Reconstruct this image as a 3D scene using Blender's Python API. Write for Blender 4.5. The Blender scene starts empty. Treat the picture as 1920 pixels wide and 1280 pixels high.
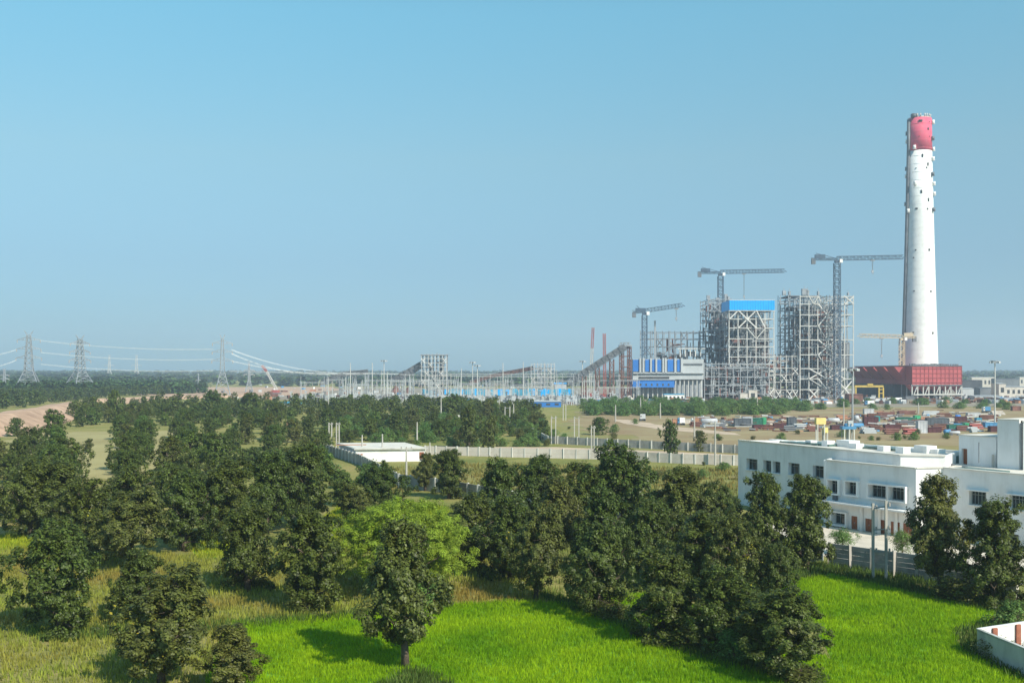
import bpy, math, random
import numpy as np
from mathutils import Vector, Matrix, Quaternion

S = bpy.context.scene
COL = S.collection
R = math.radians

# ------------------------------------------------------------------ camera
FPX, HZ, CAMH = 2000.0, 698.0, 20.0          # focal length in photo pixels, horizon row, camera height
cam_d = bpy.data.cameras.new('camera')
cam = bpy.data.objects.new('camera', cam_d); COL.objects.link(cam)
cam.location = (0, 0, CAMH); cam.rotation_euler = (R(90), 0, 0)
cam_d.sensor_width = 36; cam_d.lens = 36 * FPX / 1920
cam_d.shift_y = (HZ - 640) / 1920
cam_d.clip_start = 0.5; cam_d.clip_end = 20000
S.camera = cam

# ------------------------------------------------------------------ sky, sun, exposure
SUN_EL, SUN_AZ = R(38), R(140)               # azimuth clockwise from +Y: behind the camera, to the right
w = bpy.data.worlds.new("World"); S.world = w; w.use_nodes = True
nt = w.node_tree; nt.nodes.clear()
sky = nt.nodes.new('ShaderNodeTexSky'); sky.sky_type = 'NISHITA'; sky.sun_disc = False
sky.sun_elevation = SUN_EL; sky.sun_rotation = SUN_AZ
sky.air_density = 1.0; sky.dust_density = 0.6; sky.ozone_density = 1.3; sky.altitude = 200
bg = nt.nodes.new('ShaderNodeBackground'); bg.inputs[1].default_value = 0.15
wo = nt.nodes.new('ShaderNodeOutputWorld')
tc = nt.nodes.new('ShaderNodeTexCoord'); sp = nt.nodes.new('ShaderNodeSeparateXYZ'); nt.links.new(tc.outputs['Generated'], sp.inputs[0])
tr = nt.nodes.new('ShaderNodeValToRGB'); nt.links.new(sp.outputs['Z'], tr.inputs['Fac'])      # the hazy cyan air of the place, same all round
te = tr.color_ramp.elements; te[0].position = 0.0; te[0].color = (.15, .295, .47, 1); te[1].position = .7; te[1].color = (.62, 1.0, .92, 1)
for p_, c_ in ((.10, (.31, .435, .50)), (.195, (.51, .665, .60)), (.317, (.55, .93, .82))): q_ = te.new(p_); q_.color = (*c_, 1)
tm = nt.nodes.new('ShaderNodeMixRGB'); tm.blend_type = 'MULTIPLY'; tm.inputs[0].default_value = 1
nt.links.new(sky.outputs[0], tm.inputs[1]); nt.links.new(tr.outputs[0], tm.inputs[2])
nt.links.new(tm.outputs[0], bg.inputs[0]); nt.links.new(bg.outputs[0], wo.inputs[0])
sd = bpy.data.lights.new('sun', 'SUN'); sd.energy = 4.6; sd.angle = R(0.5); sd.color = (1.0, 0.93, 0.80)
sun = bpy.data.objects.new('sun', sd); COL.objects.link(sun)
sdir = Vector((math.sin(SUN_AZ) * math.cos(SUN_EL), math.cos(SUN_AZ) * math.cos(SUN_EL), math.sin(SUN_EL)))
sun.rotation_euler = (-sdir).to_track_quat('-Z', 'Y').to_euler()
sun.location = (0, 0, 400)
S.view_settings.view_transform = 'Standard'; S.view_settings.look = 'None'
S.view_settings.exposure = 0.42; S.view_settings.gamma = 1.0
S.view_settings.use_curve_mapping = False
S.cycles.max_bounces = 6; S.cycles.volume_bounces = 1; S.cycles.diffuse_bounces = 3
S.cycles.transparent_max_bounces = 8
HAZE = 0.00018

rnd = random.Random(7)
nr = np.random.RandomState(11)

def P(px, py, z=0.0):
    """point of height z seen in the photograph at (px, py)"""
    Y = FPX * (CAMH - z) / (py - HZ)
    return Vector(((px - 960) / FPX * Y, Y, z))
def Wd(px, py, Y):
    return Vector(((px - 960) / FPX * Y, Y, CAMH - (py - HZ) / FPX * Y))
def X_(px, Y): return (px - 960) / FPX * Y
def Z_(py, Y): return CAMH - (py - HZ) / FPX * Y

# ------------------------------------------------------------------ materials
def mat(name, col, rough=0.8, var=0.25, scale=0.3, metal=0.0, col2=None, bump=0.0, bscale=None, island=0.0, spec=0.4, transl=0.0):
    m = bpy.data.materials.new(name); m.use_nodes = True
    n = m.node_tree.nodes; l = m.node_tree.links
    b = n['Principled BSDF']; out = n['Material Output']
    b.inputs['Roughness'].default_value = rough; b.inputs['Metallic'].default_value = metal
    b.inputs['Specular IOR Level'].default_value = spec
    geo = n.new('ShaderNodeNewGeometry')
    no = n.new('ShaderNodeTexNoise'); no.inputs['Scale'].default_value = scale
    no.inputs['Detail'].default_value = 6; no.inputs['Roughness'].default_value = 0.62
    l.new(geo.outputs['Position'], no.inputs['Vector'])
    ramp = n.new('ShaderNodeValToRGB')
    c = Vector(col[:3])
    a = c * (1 - var); z = Vector(col2) if col2 else c * (1 + var)
    ramp.color_ramp.elements[0].position = 0.32; ramp.color_ramp.elements[1].position = 0.68
    ramp.color_ramp.elements[0].color = (*a, 1); ramp.color_ramp.elements[1].color = (*[min(v, .95) for v in z], 1)
    l.new(no.outputs['Fac'], ramp.inputs['Fac'])
    cs = ramp.outputs['Color']
    if island:
        hs = n.new('ShaderNodeHueSaturation'); l.new(cs, hs.inputs['Color'])
        mr = n.new('ShaderNodeMapRange'); mr.inputs['To Min'].default_value = 1 - island; mr.inputs['To Max'].default_value = 1 + island
        l.new(geo.outputs['Random Per Island'], mr.inputs['Value']); l.new(mr.outputs[0], hs.inputs['Value'])
        mh = n.new('ShaderNodeMapRange'); mh.inputs['To Min'].default_value = 0.485; mh.inputs['To Max'].default_value = 0.515
        oi = n.new('ShaderNodeObjectInfo'); l.new(oi.outputs['Random'], mh.inputs['Value']); l.new(mh.outputs[0], hs.inputs['Hue'])
        cs = hs.outputs['Color']
    l.new(cs, b.inputs['Base Color'])
    if bump:
        nb = n.new('ShaderNodeTexNoise'); nb.inputs['Scale'].default_value = bscale or scale * 8; nb.inputs['Detail'].default_value = 5
        l.new(geo.outputs['Position'], nb.inputs['Vector'])
        bp = n.new('ShaderNodeBump'); bp.inputs['Strength'].default_value = 1; bp.inputs['Distance'].default_value = bump
        l.new(nb.outputs['Fac'], bp.inputs['Height']); l.new(bp.outputs[0], b.inputs['Normal'])
    if transl:
        tr = n.new('ShaderNodeBsdfTranslucent'); l.new(cs, tr.inputs['Color'])
        mx = n.new('ShaderNodeMixShader'); mx.inputs[0].default_value = transl
        l.new(b.outputs[0], mx.inputs[1]); l.new(tr.outputs[0], mx.inputs[2]); l.new(mx.outputs[0], out.inputs['Surface'])
    return m

def streak_mat(name, col, dirt, amount=0.5, sx=0.6, sz=0.06, rough=0.75, spec=0.3):
    """painted or plastered wall with vertical run-off stains"""
    m = bpy.data.materials.new(name); m.use_nodes = True
    n = m.node_tree.nodes; l = m.node_tree.links; b = n['Principled BSDF']
    b.inputs['Roughness'].default_value = rough; b.inputs['Specular IOR Level'].default_value = spec
    geo = n.new('ShaderNodeNewGeometry'); mp = n.new('ShaderNodeMapping'); mp.inputs['Scale'].default_value = (sx, sx, sz)
    l.new(geo.outputs['Position'], mp.inputs['Vector'])
    no = n.new('ShaderNodeTexNoise'); no.inputs['Scale'].default_value = 1; no.inputs['Detail'].default_value = 7; no.inputs['Roughness'].default_value = .65
    l.new(mp.outputs[0], no.inputs['Vector'])
    n2 = n.new('ShaderNodeTexNoise'); n2.inputs['Scale'].default_value = .35; n2.inputs['Detail'].default_value = 5
    l.new(geo.outputs['Position'], n2.inputs['Vector'])
    mu = n.new('ShaderNodeMath'); mu.operation = 'MULTIPLY'; l.new(no.outputs['Fac'], mu.inputs[0]); l.new(n2.outputs['Fac'], mu.inputs[1])
    mr = n.new('ShaderNodeMapRange'); mr.inputs['From Min'].default_value = .2; mr.inputs['From Max'].default_value = .42; mr.inputs['To Max'].default_value = amount
    l.new(mu.outputs[0], mr.inputs['Value'])
    mx = n.new('ShaderNodeMixRGB'); mx.inputs[1].default_value = (*col, 1); mx.inputs[2].default_value = (*dirt, 1)
    l.new(mr.outputs[0], mx.inputs[0]); l.new(mx.outputs[0], b.inputs['Base Color'])
    return m

M = {}
M['white'] = streak_mat('white_plaster', (.80, .79, .77), (.46, .44, .40), .42, .9, .12)
M['roof'] = streak_mat('roof_screed', (.70, .66, .58), (.42, .38, .32), .6, .5, .5)
M['chim'] = streak_mat('chimney_white', (.78, .78, .76), (.50, .49, .46), .5, .16, .012)
M['chimred'] = streak_mat('chimney_red', (.70, .10, .17), (.52, .22, .24), .5, .2, .03)
M['concrete'] = streak_mat('concrete', (.54, .53, .49), (.24, .23, .21), .6, .8, .25)
M['pole'] = streak_mat('pole_concrete', (.42, .40, .36), (.25, .24, .21), .5, 2, .3)
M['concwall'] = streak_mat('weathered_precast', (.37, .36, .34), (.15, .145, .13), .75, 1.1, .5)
M['pale'] = streak_mat('pale_precast', (.56, .51, .45), (.34, .30, .26), .6, .6, .3)
M['steel'] = mat('galvanised_steel', (.30, .32, .34), .5, .2, .3, .2)
M['galv'] = mat('weathered_zinc', (.42, .44, .45), .6, .2, .2)
M['bracew'] = mat('pale_brace_steel', (.60, .58, .55), .6, .15, .15)
M['steelw'] = mat('painted_white_steel', (.50, .49, .46), .6, .18, .15)
M['steeld'] = mat('dark_steel', (.13, .14, .155), .6, .3, .15)
M['crane'] = mat('crane_blue_grey', (.06, .10, .15), .5, .2, .2)
M['cream'] = mat('crane_cream', (.50, .42, .30), .6, .15, .2)
M['rust'] = mat('red_oxide', (.17, .08, .065), .85, .45, .25)
M['red'] = mat('oxide_red_sheet', (.38, .080, .085), .7, .14, .09)
M['redb'] = mat('bright_red', (.33, .09, .08), .6, .15, .2)
M['bluesheet'] = mat('cyan_blue_sheet', (.0, .36, .80), .45, .06, .1)
M['blue'] = mat('deep_blue_sheet', (.02, .16, .50), .5, .12, .1)
M['cyan'] = mat('cyan_fence_sheet', (.05, .30, .46), .55, .3, .12)
M['lgrey'] = mat('light_grey_cladding', (.42, .44, .45), .6, .1, .1)
M['dark'] = mat('dark_interior', (.05, .055, .06), .8, .4, .2)
M['brown'] = mat('brown_door', (.28, .10, .05), .6, .25, .8)
M['brownrust'] = mat('rusty_brown', (.13, .06, .045), .85, .45, .4)
M['yellow'] = mat('yellow_paint', (.50, .35, .07), .6, .15, .4)
M['yellowpale'] = mat('pale_yellow_board', (.72, .58, .22), .7, .15, .4)
M['green'] = mat('green_container', (.02, .13, .09), .6, .25, .4)
M['greenb'] = mat('bright_green', (.05, .38, .18), .6, .25, .4)
M['teal'] = mat('teal', (.03, .33, .33), .6, .25, .4)
M['maroon'] = mat('maroon_container', (.085, .028, .034), .7, .3, .4)
M['slate'] = mat('slate_container', (.085, .10, .12), .7, .3, .4)
M['tankblue'] = mat('tank_blue', (.07, .23, .42), .5, .2, .5)
M['tankgrey'] = mat('tank_grey', (.45, .46, .48), .5, .2, .5)
M['orange'] = mat('orange', (.36, .18, .11), .7, .3, .4)
M['skyl'] = mat('green_grey_skylight', (.10, .17, .15), .3, .35, 1.2)
M['glass'] = mat('window_glass', (.02, .035, .04), .12, .3, .8, spec=.6)
M['frame'] = mat('window_frame', (.28, .33, .33), .5, .15, 2)
M['wire'] = mat('conductor', (.75, .75, .72), .4, .05, .2)
M['insul'] = mat('insulator', (.40, .36, .33), .4, .2, 2)
M['bark'] = mat('bark', (.10, .075, .055), .9, .4, 3, bump=.03, bscale=9)
M['barkpale'] = mat('pale_bark', (.28, .20, .15), .9, .3, 3)
M['leaf'] = mat('dark_broad_leaf', (.076, .104, .016), .5, .40, .9, island=.5, spec=.36, transl=.28)
M['leaf2'] = mat('olive_broad_leaf', (.108, .122, .024), .5, .40, .9, island=.5, spec=.36, transl=.28)
M['leafy'] = mat('yellow_green_fine_leaf', (.30, .37, .035), .55, .3, .6, island=.4, spec=.3, transl=.42)
M['leafmid'] = mat('haze_lit_leaf', (.086, .122, .020), .5, .40, .5, island=.5, spec=.3, transl=.28)  # lighter copy of the dark leaf; haze-lit look put into the colour
M['leafm'] = mat('mid_green_leaf', (.11, .17, .03), .5, .35, .5, island=.4, spec=.3, transl=.3)
M['leafg'] = mat('fresh_green_leaf', (.12, .21, .045), .5, .35, .5, island=.4, spec=.3, transl=.3)
M['leafyel'] = mat('yellowing_leaf', (.42, .36, .03), .5, .3, .6, island=.3, spec=.3, transl=.35)
M['leaffar'] = mat('far_foliage', (.045, .080, .025), .8, .5, .03, island=.5, spec=.1)
M['paddy'] = mat('paddy_blade', (.21, .42, .006), .75, .28, .11, island=.36, col2=(.38, .52, .010), spec=.08, transl=.4)
M['paddyy'] = mat('ripening_paddy_blade', (.30, .36, .02), .6, .2, .2, island=.35, spec=.2, transl=.35)
M['dry'] = mat('dry_grass_blade', (.38, .30, .065), .8, .28, .09, island=.35, col2=(.25, .33, .045), spec=.15, transl=.3)
M['weed'] = mat('weed_blade', (.085, .14, .025), .7, .4, .25, island=.4, spec=.15, transl=.3)
M['gpaddy'] = mat('paddy_soil', (.14, .30, .01), .9, .3, .5, bump=.05)
M['earth'] = mat('bare_earth', (.48, .31, .20), .95, .2, .05, bump=.2, bscale=.8, col2=(.56, .37, .25))
M['yard'] = mat('yard_ground', (.36, .225, .11), .95, .32, .035, bump=.1, bscale=1, col2=(.34, .28, .14))
M['works'] = mat('works_ground', (.34, .26, .19), .95, .3, .02, col2=(.30, .27, .20))
M['meadow'] = mat('meadow_ground', (.36, .30, .12), .95, .2, .03, col2=(.40, .35, .15), bump=.1, bscale=1.5)
M['court'] = mat('courtyard_paving', (.60, .53, .43), .9, .15, .4)
M['track'] = mat('dusty_track', (.50, .38, .27), .95, .2, .1)
M['road'] = mat('worn_asphalt', (.16, .15, .135), .9, .3, .2)

def ground_material():
    m = bpy.data.materials.new('ground_grass'); m.use_nodes = True
    n = m.node_tree.nodes; l = m.node_tree.links; b = n['Principled BSDF']; b.inputs['Roughness'].default_value = .95
    b.inputs['Specular IOR Level'].default_value = .1
    geo = n.new('ShaderNodeNewGeometry')
    def noise(sc, det=6):
        q = n.new('ShaderNodeTexNoise'); q.inputs['Scale'].default_value = sc; q.inputs['Detail'].default_value = det
        q.inputs['Roughness'].default_value = .65; l.new(geo.outputs['Position'], q.inputs['Vector']); return q
    a, c, d = noise(.018), noise(.16), noise(1.6)
    r1 = n.new('ShaderNodeValToRGB'); e = r1.color_ramp.elements
    e[0].position = .36; e[0].color = (.12, .15, .035, 1); e[1].position = .66; e[1].color = (.36, .28, .12, 1)
    x = e.new(.5); x.color = (.24, .23, .07, 1)
    ad = n.new('ShaderNodeMath'); ad.operation = 'MULTIPLY_ADD'; ad.inputs[1].default_value = .45
    l.new(c.outputs['Fac'], ad.inputs[0])
    sc = n.new('ShaderNodeMath'); sc.operation = 'MULTIPLY'; sc.inputs[1].default_value = .55; l.new(a.outputs['Fac'], sc.inputs[0])
    l.new(sc.outputs[0], ad.inputs[2]); l.new(ad.outputs[0], r1.inputs['Fac'])
    mx = n.new('ShaderNodeMixRGB'); mx.blend_type = 'OVERLAY'; mx.inputs[0].default_value = .5
    l.new(r1.outputs[0], mx.inputs[1]); l.new(d.outputs['Fac'], mx.inputs[2]); l.new(mx.outputs[0], b.inputs['Base Color'])
    bp = n.new('ShaderNodeBump'); bp.inputs['Distance'].default_value = .15; l.new(d.outputs['Fac'], bp.inputs['Height']); l.new(bp.outputs[0], b.inputs['Normal'])
    return m
M['ground'] = ground_material()

# ------------------------------------------------------------------ helpers
def tag(o, label=None, cat=None, group=None, kind=None):
    if label: o['label'] = label
    if cat: o['category'] = cat
    if group: o['group'] = group
    if kind: o['kind'] = kind
    return o
def empty(name, loc, label, cat, group=None, rz=0):
    o = bpy.data.objects.new(name, None); COL.objects.link(o); o.location = loc; o.rotation_euler.z = rz
    o.empty_display_size = .5
    return tag(o, label, cat, group)
def link(name, me, parent=None, loc=None):
    o = bpy.data.objects.new(name, me); COL.objects.link(o)
    if parent is not None: o.parent = parent
    if loc is not None: o.location = loc
    return o
def np_mesh(name, V, F, m, smooth=False):
    """V (n,3), F (k,3|4) arrays"""
    me = bpy.data.meshes.new(name); V = np.asarray(V, dtype=np.float32); F = np.asarray(F, dtype=np.int32)
    k, c = F.shape
    me.vertices.add(len(V)); me.vertices.foreach_set('co', V.ravel())
    me.loops.add(k * c); me.loops.foreach_set('vertex_index', F.ravel())
    me.polygons.add(k); me.polygons.foreach_set('loop_start', np.arange(0, k * c, c, dtype=np.int32))
    if smooth: me.polygons.foreach_set('use_smooth', np.ones(k, dtype=bool))
    me.update(calc_edges=True); me.materials.append(m); return me

class MB:
    def __init__(s): s.v = []; s.f = []; s.sm = False
    def box(s, c, d, rz=0):
        b = len(s.v); cx, sx = math.cos(rz), math.sin(rz)
        for z in (-.5, .5):
            for x, y in ((-.5, -.5), (.5, -.5), (.5, .5), (-.5, .5)):
                X, Y = x * d[0], y * d[1]
                s.v.append((c[0] + X * cx - Y * sx, c[1] + X * sx + Y * cx, c[2] + z * d[2]))
        s.f += [(b, b+3, b+2, b+1), (b+4, b+5, b+6, b+7)] + [(b+i, b+(i+1) % 4, b+4+(i+1) % 4, b+4+i) for i in range(4)]
        return s
    def bar(s, p, q, w, h=None):
        p, q = Vector(p), Vector(q); h = h or w; d = q - p
        if d.length < 1e-6: return s
        rot = d.to_track_quat('Z', 'Y'); b = len(s.v)
        for e in (p, q):
            for x, y in ((-.5, -.5), (.5, -.5), (.5, .5), (-.5, .5)):
                s.v.append(tuple(e + rot @ Vector((x * w, y * h, 0))))
        s.f += [(b, b+3, b+2, b+1), (b+4, b+5, b+6, b+7)] + [(b+i, b+(i+1) % 4, b+4+(i+1) % 4, b+4+i) for i in range(4)]
        return s
    def tube(s, pts, rads, n=8, cap=True):
        pts = [Vector(p) for p in pts]; b = len(s.v)
        for i, p in enumerate(pts):
            d = (pts[min(i+1, len(pts)-1)] - pts[max(i-1, 0)]).normalized()
            q = d.to_track_quat('Z', 'Y'); r = rads[i] if hasattr(rads, '__len__') else rads
            for k in range(n):
                a = 2 * math.pi * k / n; s.v.append(tuple(p + q @ Vector((r * math.cos(a), r * math.sin(a), 0))))
        for i in range(len(pts) - 1):
            for k in range(n):
                s.f.append((b+i*n+k, b+i*n+(k+1) % n, b+(i+1)*n+(k+1) % n, b+(i+1)*n+k))
        if cap:
            s.f.append(tuple(b + k for k in range(n))[::-1]); s.f.append(tuple(b + (len(pts)-1)*n + k for k in range(n)))
        return s
    def prism(s, poly, z0, z1):
        n = len(poly); b = len(s.v)
        for z in (z0, z1): s.v += [(p[0], p[1], z) for p in poly]
        s.f.append(tuple(range(b, b+n))[::-1]); s.f.append(tuple(range(b+n, b+2*n)))
        s.f += [(b+i, b+(i+1) % n, b+n+(i+1) % n, b+n+i) for i in range(n)]
        return s
    def lattice(s, p, q, w, h, seg, t, up=(0, 0, 1)):
        """four-chord truss from p to q"""
        p, q = Vector(p), Vector(q); d = (q - p).normalized(); up = Vector(up)
        if abs(d.dot(up)) > .95: up = Vector((0, 1, 0))
        sx = d.cross(up).normalized(); uz = sx.cross(d).normalized()
        cs = [(-.5, -.5), (.5, -.5), (.5, .5), (-.5, .5)]
        C = lambda k, t_: p + (q - p) * t_ + sx * cs[k][0] * w + uz * cs[k][1] * h
        for k in range(4): s.bar(C(k, 0), C(k, 1), t)
        for i in range(seg):
            for k in range(4):
                a, b = (k, (k+1) % 4) if i % 2 else ((k+1) % 4, k)
                s.bar(C(a, i/seg), C(b, (i+1)/seg), t * .6)
                s.bar(C(k, i/seg), C((k+1) % 4, i/seg), t * .6)
        return s
    def mesh(s, name, m, smooth=False):
        me = bpy.data.meshes.new(name); me.from_pydata(s.v, [], s.f); me.update(); me.materials.append(m)
        if smooth: me.polygons.foreach_set('use_smooth', [True] * len(me.polygons))
        return me
    def build(s, name, m, parent=None, smooth=False, local=True):
        """local=False: vertices are world coordinates under an unrotated parent"""
        o = link(name, s.mesh(name, m, smooth), parent)
        if parent is not None and not local: o.location = -Vector(parent.location)
        return o
UNIT = {}
def bar(parent, name, p, q, w, m, h=None):
    """one separate beam; alike beams share one mesh. p, q are world points"""
    k = m.name
    if k not in UNIT:
        u = MB(); u.bar((0, 0, 0), (0, 0, 1), 1); UNIT[k] = u.mesh('beam_' + k, m)
    p, q = Vector(p), Vector(q); off = Vector(parent.location) if parent is not None else Vector((0, 0, 0))
    o = link(name, UNIT[k], parent, p - off); d = q - p
    o.rotation_mode = 'QUATERNION'; o.rotation_quaternion = d.to_track_quat('Z', 'Y')
    o.scale = (w, h or w, d.length)
    return o
def copy_tree(o, parent=None):
    c = o.copy(); COL.objects.link(c); c.parent = parent
    for ch in [x for x in bpy.data.objects if x.parent is o]: copy_tree(ch, c)
    return c
class Proto:
    """keeps a built thing and the list of its parts, for quick copies"""
    def __init__(s, root, kids): s.root, s.kids, s.used = root, kids, False
    def put(s, loc, rz, sc, label, cat, group=None, name=None):
        if not s.used: r = s.root; s.used = True
        else:
            r = s.root.copy(); COL.objects.link(r)
            for k in s.kids: c = k.copy(); COL.objects.link(c); c.parent = r
        if name: r.name = name
        r.location = loc; r.rotation_euler = (0, 0, rz); r.scale = sc if hasattr(sc, '__len__') else (sc, sc, sc)
        for kk in ('group',):
            if kk in r: del r[kk]
        return tag(r, label, cat, group)
def inpoly(x, y, poly):
    c = False; j = len(poly) - 1
    for i in range(len(poly)):
        xi, yi = poly[i][0], poly[i][1]; xj, yj = poly[j][0], poly[j][1]
        if (yi > y) != (yj > y) and x < (xj - xi) * (y - yi) / (yj - yi) + xi: c = not c
        j = i
    return c
def inpoly_np(X, Y, poly):
    c = np.zeros(len(X), bool); j = len(poly) - 1
    for i in range(len(poly)):
        xi, yi = poly[i][0], poly[i][1]; xj, yj = poly[j][0], poly[j][1]
        if yi != yj:
            c ^= ((yi > Y) != (yj > Y)) & (X < (xj - xi) * (Y - yi) / (yj - yi) + xi)
        j = i
    return c

# ------------------------------------------------------------------ the ground
def gz(x, y):
    """terrain height: flat, with a slow swell kilometres away"""
    d = math.hypot(x, y); t = max(0.0, min(1.0, (d - 1500) / 3500)); return 17.0 * t * t * (3 - 2 * t)
def terrain():
    rs = [0, 40, 80, 140, 250, 400, 700, 1000, 1300, 1700, 2100, 2500, 3000, 3500, 4000, 4500, 5000, 5600, 6200]
    nA = 72; V = [(0, 0, 0)]; F3 = []; m = MB(); m.v.append((0, 0, 0))
    for r in rs[1:]:
        for k in range(nA):
            a = 2 * math.pi * k / nA; x, y = r * math.sin(a), r * math.cos(a); m.v.append((x, y, gz(x, y)))
    for k in range(nA): m.f.append((0, 1 + (k+1) % nA, 1 + k))
    for i in range(len(rs) - 2):
        for k in range(nA):
            a, b = 1 + i*nA, 1 + (i+1)*nA
            m.f.append((a+k, a+(k+1) % nA, b+(k+1) % nA, b+k))
    o = m.build('ground', M['ground'], smooth=True); tag(o, kind='structure')
terrain()

def sheet(name, pts, m, z, jit=.0, px=True):
    """a flush ground sheet with an uneven outline"""
    g = [P(*p) if px else Vector((p[0], p[1], 0)) for p in pts]; out = []
    for i in range(len(g)):
        a, b = g[i], g[(i+1) % len(g)]; L = (b - a).length; n = max(1, min(40, int(L / max(1.2, .02 * a.y))))
        for k in range(n):
            q = a.lerp(b, k / n); j = jit * min(1, .004 * q.y)
            out.append((q.x + rnd.uniform(-j, j), q.y + rnd.uniform(-j, j)))
    mb = MB(); mb.v = [(x, y, z) for x, y in out]; mb.f = [tuple(range(len(out)))]
    o = mb.build(name, m); me = o.data
    if me.polygons[0].normal.z < 0: me.flip_normals()
    tag(o, kind='structure'); return out

# works ground behind, yard ground at right, bare earth at left, meadows
sheet('works_ground', [(520, 749), (900, 752), (1100, 760), (1400, 764), (1990, 762), (1990, 728), (1600, 722), (300, 722), (200, 733), (300, 742)], M['works'], .03, 6)
sheet('yard_ground', [(1080, 800), (1100, 768), (1500, 766), (1990, 762), (2080, 830), (1850, 835), (1640, 832), (1290, 835), (1180, 822)], M['yard'], .06, 6)
sheet('dry_meadow', [(1040, 830), (1060, 785), (1110, 780), (1180, 800), (1300, 812), (1960, 808), (2080, 850), (1390, 900), (1380, 868), (1240, 862)], mat('meadow_rough', (.34, .24, .085), .95, .2, .04, col2=(.21, .23, .07), bump=.1, bscale=1.5), .02, 4)
sheet('hay_meadow', [(20, 812), (360, 806), (360, 850), (230, 900), (100, 900), (20, 830)], M['meadow'], .03, 4)
sheet('dusty_track', [(1150, 786), (1180, 787), (1245, 798), (1380, 812), (1385, 816), (1240, 806), (1170, 794)], M['track'], .09, 1)
sheet('service_road', [(640, 842), (800, 838), (1040, 838), (1240, 846), (1390, 853), (1390, 858), (1240, 853), (1040, 844), (800, 843), (640, 848)], M['track'], .05, .6)
sheet('earth_field', [(300, 722), (520, 718), (620, 719), (640, 730), (560, 741), (430, 744), (300, 742), (250, 742)], M['earth'], .08, 8)

# earth embankment running off to the left
def embankment():
    crest = [(-140, 788), (-60, 781), (0, 773), (60, 765), (130, 753), (200, 747), (300, 743), (420, 741), (520, 740)]
    hs = [5.5, 5.5, 5.5, 5, 4.5, 3.5, 2.5, 1.8, .8]
    m = MB(); n = len(crest)
    rows = []
    for i, (c, h) in enumerate(zip(crest, hs)):
        p = P(c[0], c[1], h); a = P(crest[max(0, i-1)][0], crest[max(0, i-1)][1], h); b = P(crest[min(n-1, i+1)][0], crest[min(n-1, i+1)][1], h)
        d = (b - a); d.z = 0; d.normalize(); nn = Vector((d.y, -d.x, 0))
        if nn.y > 0: nn = -nn
        rows.append([p + nn * (h * 3.4) - Vector((0, 0, h + .3)), p + nn * (h * 1.6) - Vector((0, 0, h * .52)), p + nn * .6, p - nn * 7, p - nn * (7 + h * 2.2) - Vector((0, 0, h + .3))])
    K = 6
    for i in range(n - 1):
        for s in range(K + (i == n - 2)):
            t = s / K
            for j in range(5):
                q = rows[i][j].lerp(rows[i+1][j], t)
                if j in (1, 2): q = q + Vector((rnd.uniform(-.8, .8), rnd.uniform(-.8, .8), rnd.uniform(-.3, .3)))
                m.v.append(tuple(q))
    L = len(m.v) // 5
    for i in range(L - 1):
        for j in range(4): m.f.append((i*5+j, (i+1)*5+j, (i+1)*5+j+1, i*5+j+1))
    o = m.build('earth_embankment', mat('embankment_earth', (.50, .31, .20), .95, .35, .12, col2=(.60, .40, .27), bump=.3, bscale=.5), smooth=True); tag(o, kind='structure')
    return rows
EMB = embankment()

# near fields
PAD_A = [P(*p) for p in [(380, 1300), (415, 1200), (430, 1168), (560, 1160), (680, 1150), (830, 1134), (960, 1127), (1060, 1132), (1120, 1150), (1200, 1185), (1300, 1222), (1400, 1252), (1520, 1290), (1500, 1340), (860, 1340), (845, 1285), (770, 1255), (700, 1290), (600, 1340), (380, 1340)]]
PAD_A2 = [P(*p) for p in [(1110, 1120), (1190, 1110), (1440, 1170), (1560, 1240), (1530, 1262), (1420, 1240), (1300, 1205), (1190, 1165)]]
PAD_B = [P(*p) for p in [(1420, 1112), (1480, 1090), (1560, 1078), (1700, 1110), (1865, 1148), (1855, 1165), (1790, 1185), (1800, 1215), (1925, 1275), (2000, 1340), (1480, 1340), (1560, 1235), (1530, 1180)]]
PAD_C = [P(*p) for p in [(600, 975), (640, 948), (830, 950), (880, 985), (850, 1012), (620, 1012)]]
PAD_D = [P(*p) for p in [(-80, 1005), (90, 1003), (90, 1028), (-80, 1032)]]
PAD_E = [P(*p) for p in [(350, 1018), (450, 1018), (450, 1044), (370, 1046)]]
DRY = [P(*p) for p in [(-120, 1340), (-120, 1030), (90, 1028), (350, 1040), (450, 1040), (620, 1010), (850, 1012), (960, 1060), (1060, 1132), (830, 1134), (430, 1168), (380, 1300), (380, 1340)]]
for nm, poly, m_ in (('paddy_field', PAD_A, 'gpaddy'), ('paddy_field', PAD_A2, 'gpaddy'), ('paddy_field', PAD_B, 'gpaddy'), ('paddy_field', PAD_C, 'gpaddy'), ('paddy_field', PAD_D, 'gpaddy'), ('paddy_field', PAD_E, 'gpaddy')):
    mb = MB(); mb.v = [(p.x, p.y, .012) for p in poly]; mb.f = [tuple(range(len(poly)))]
    o = mb.build(nm, M[m_]); tag(o, kind='structure')
    if o.data.polygons[0].normal.z < 0: o.data.flip_normals()

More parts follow.
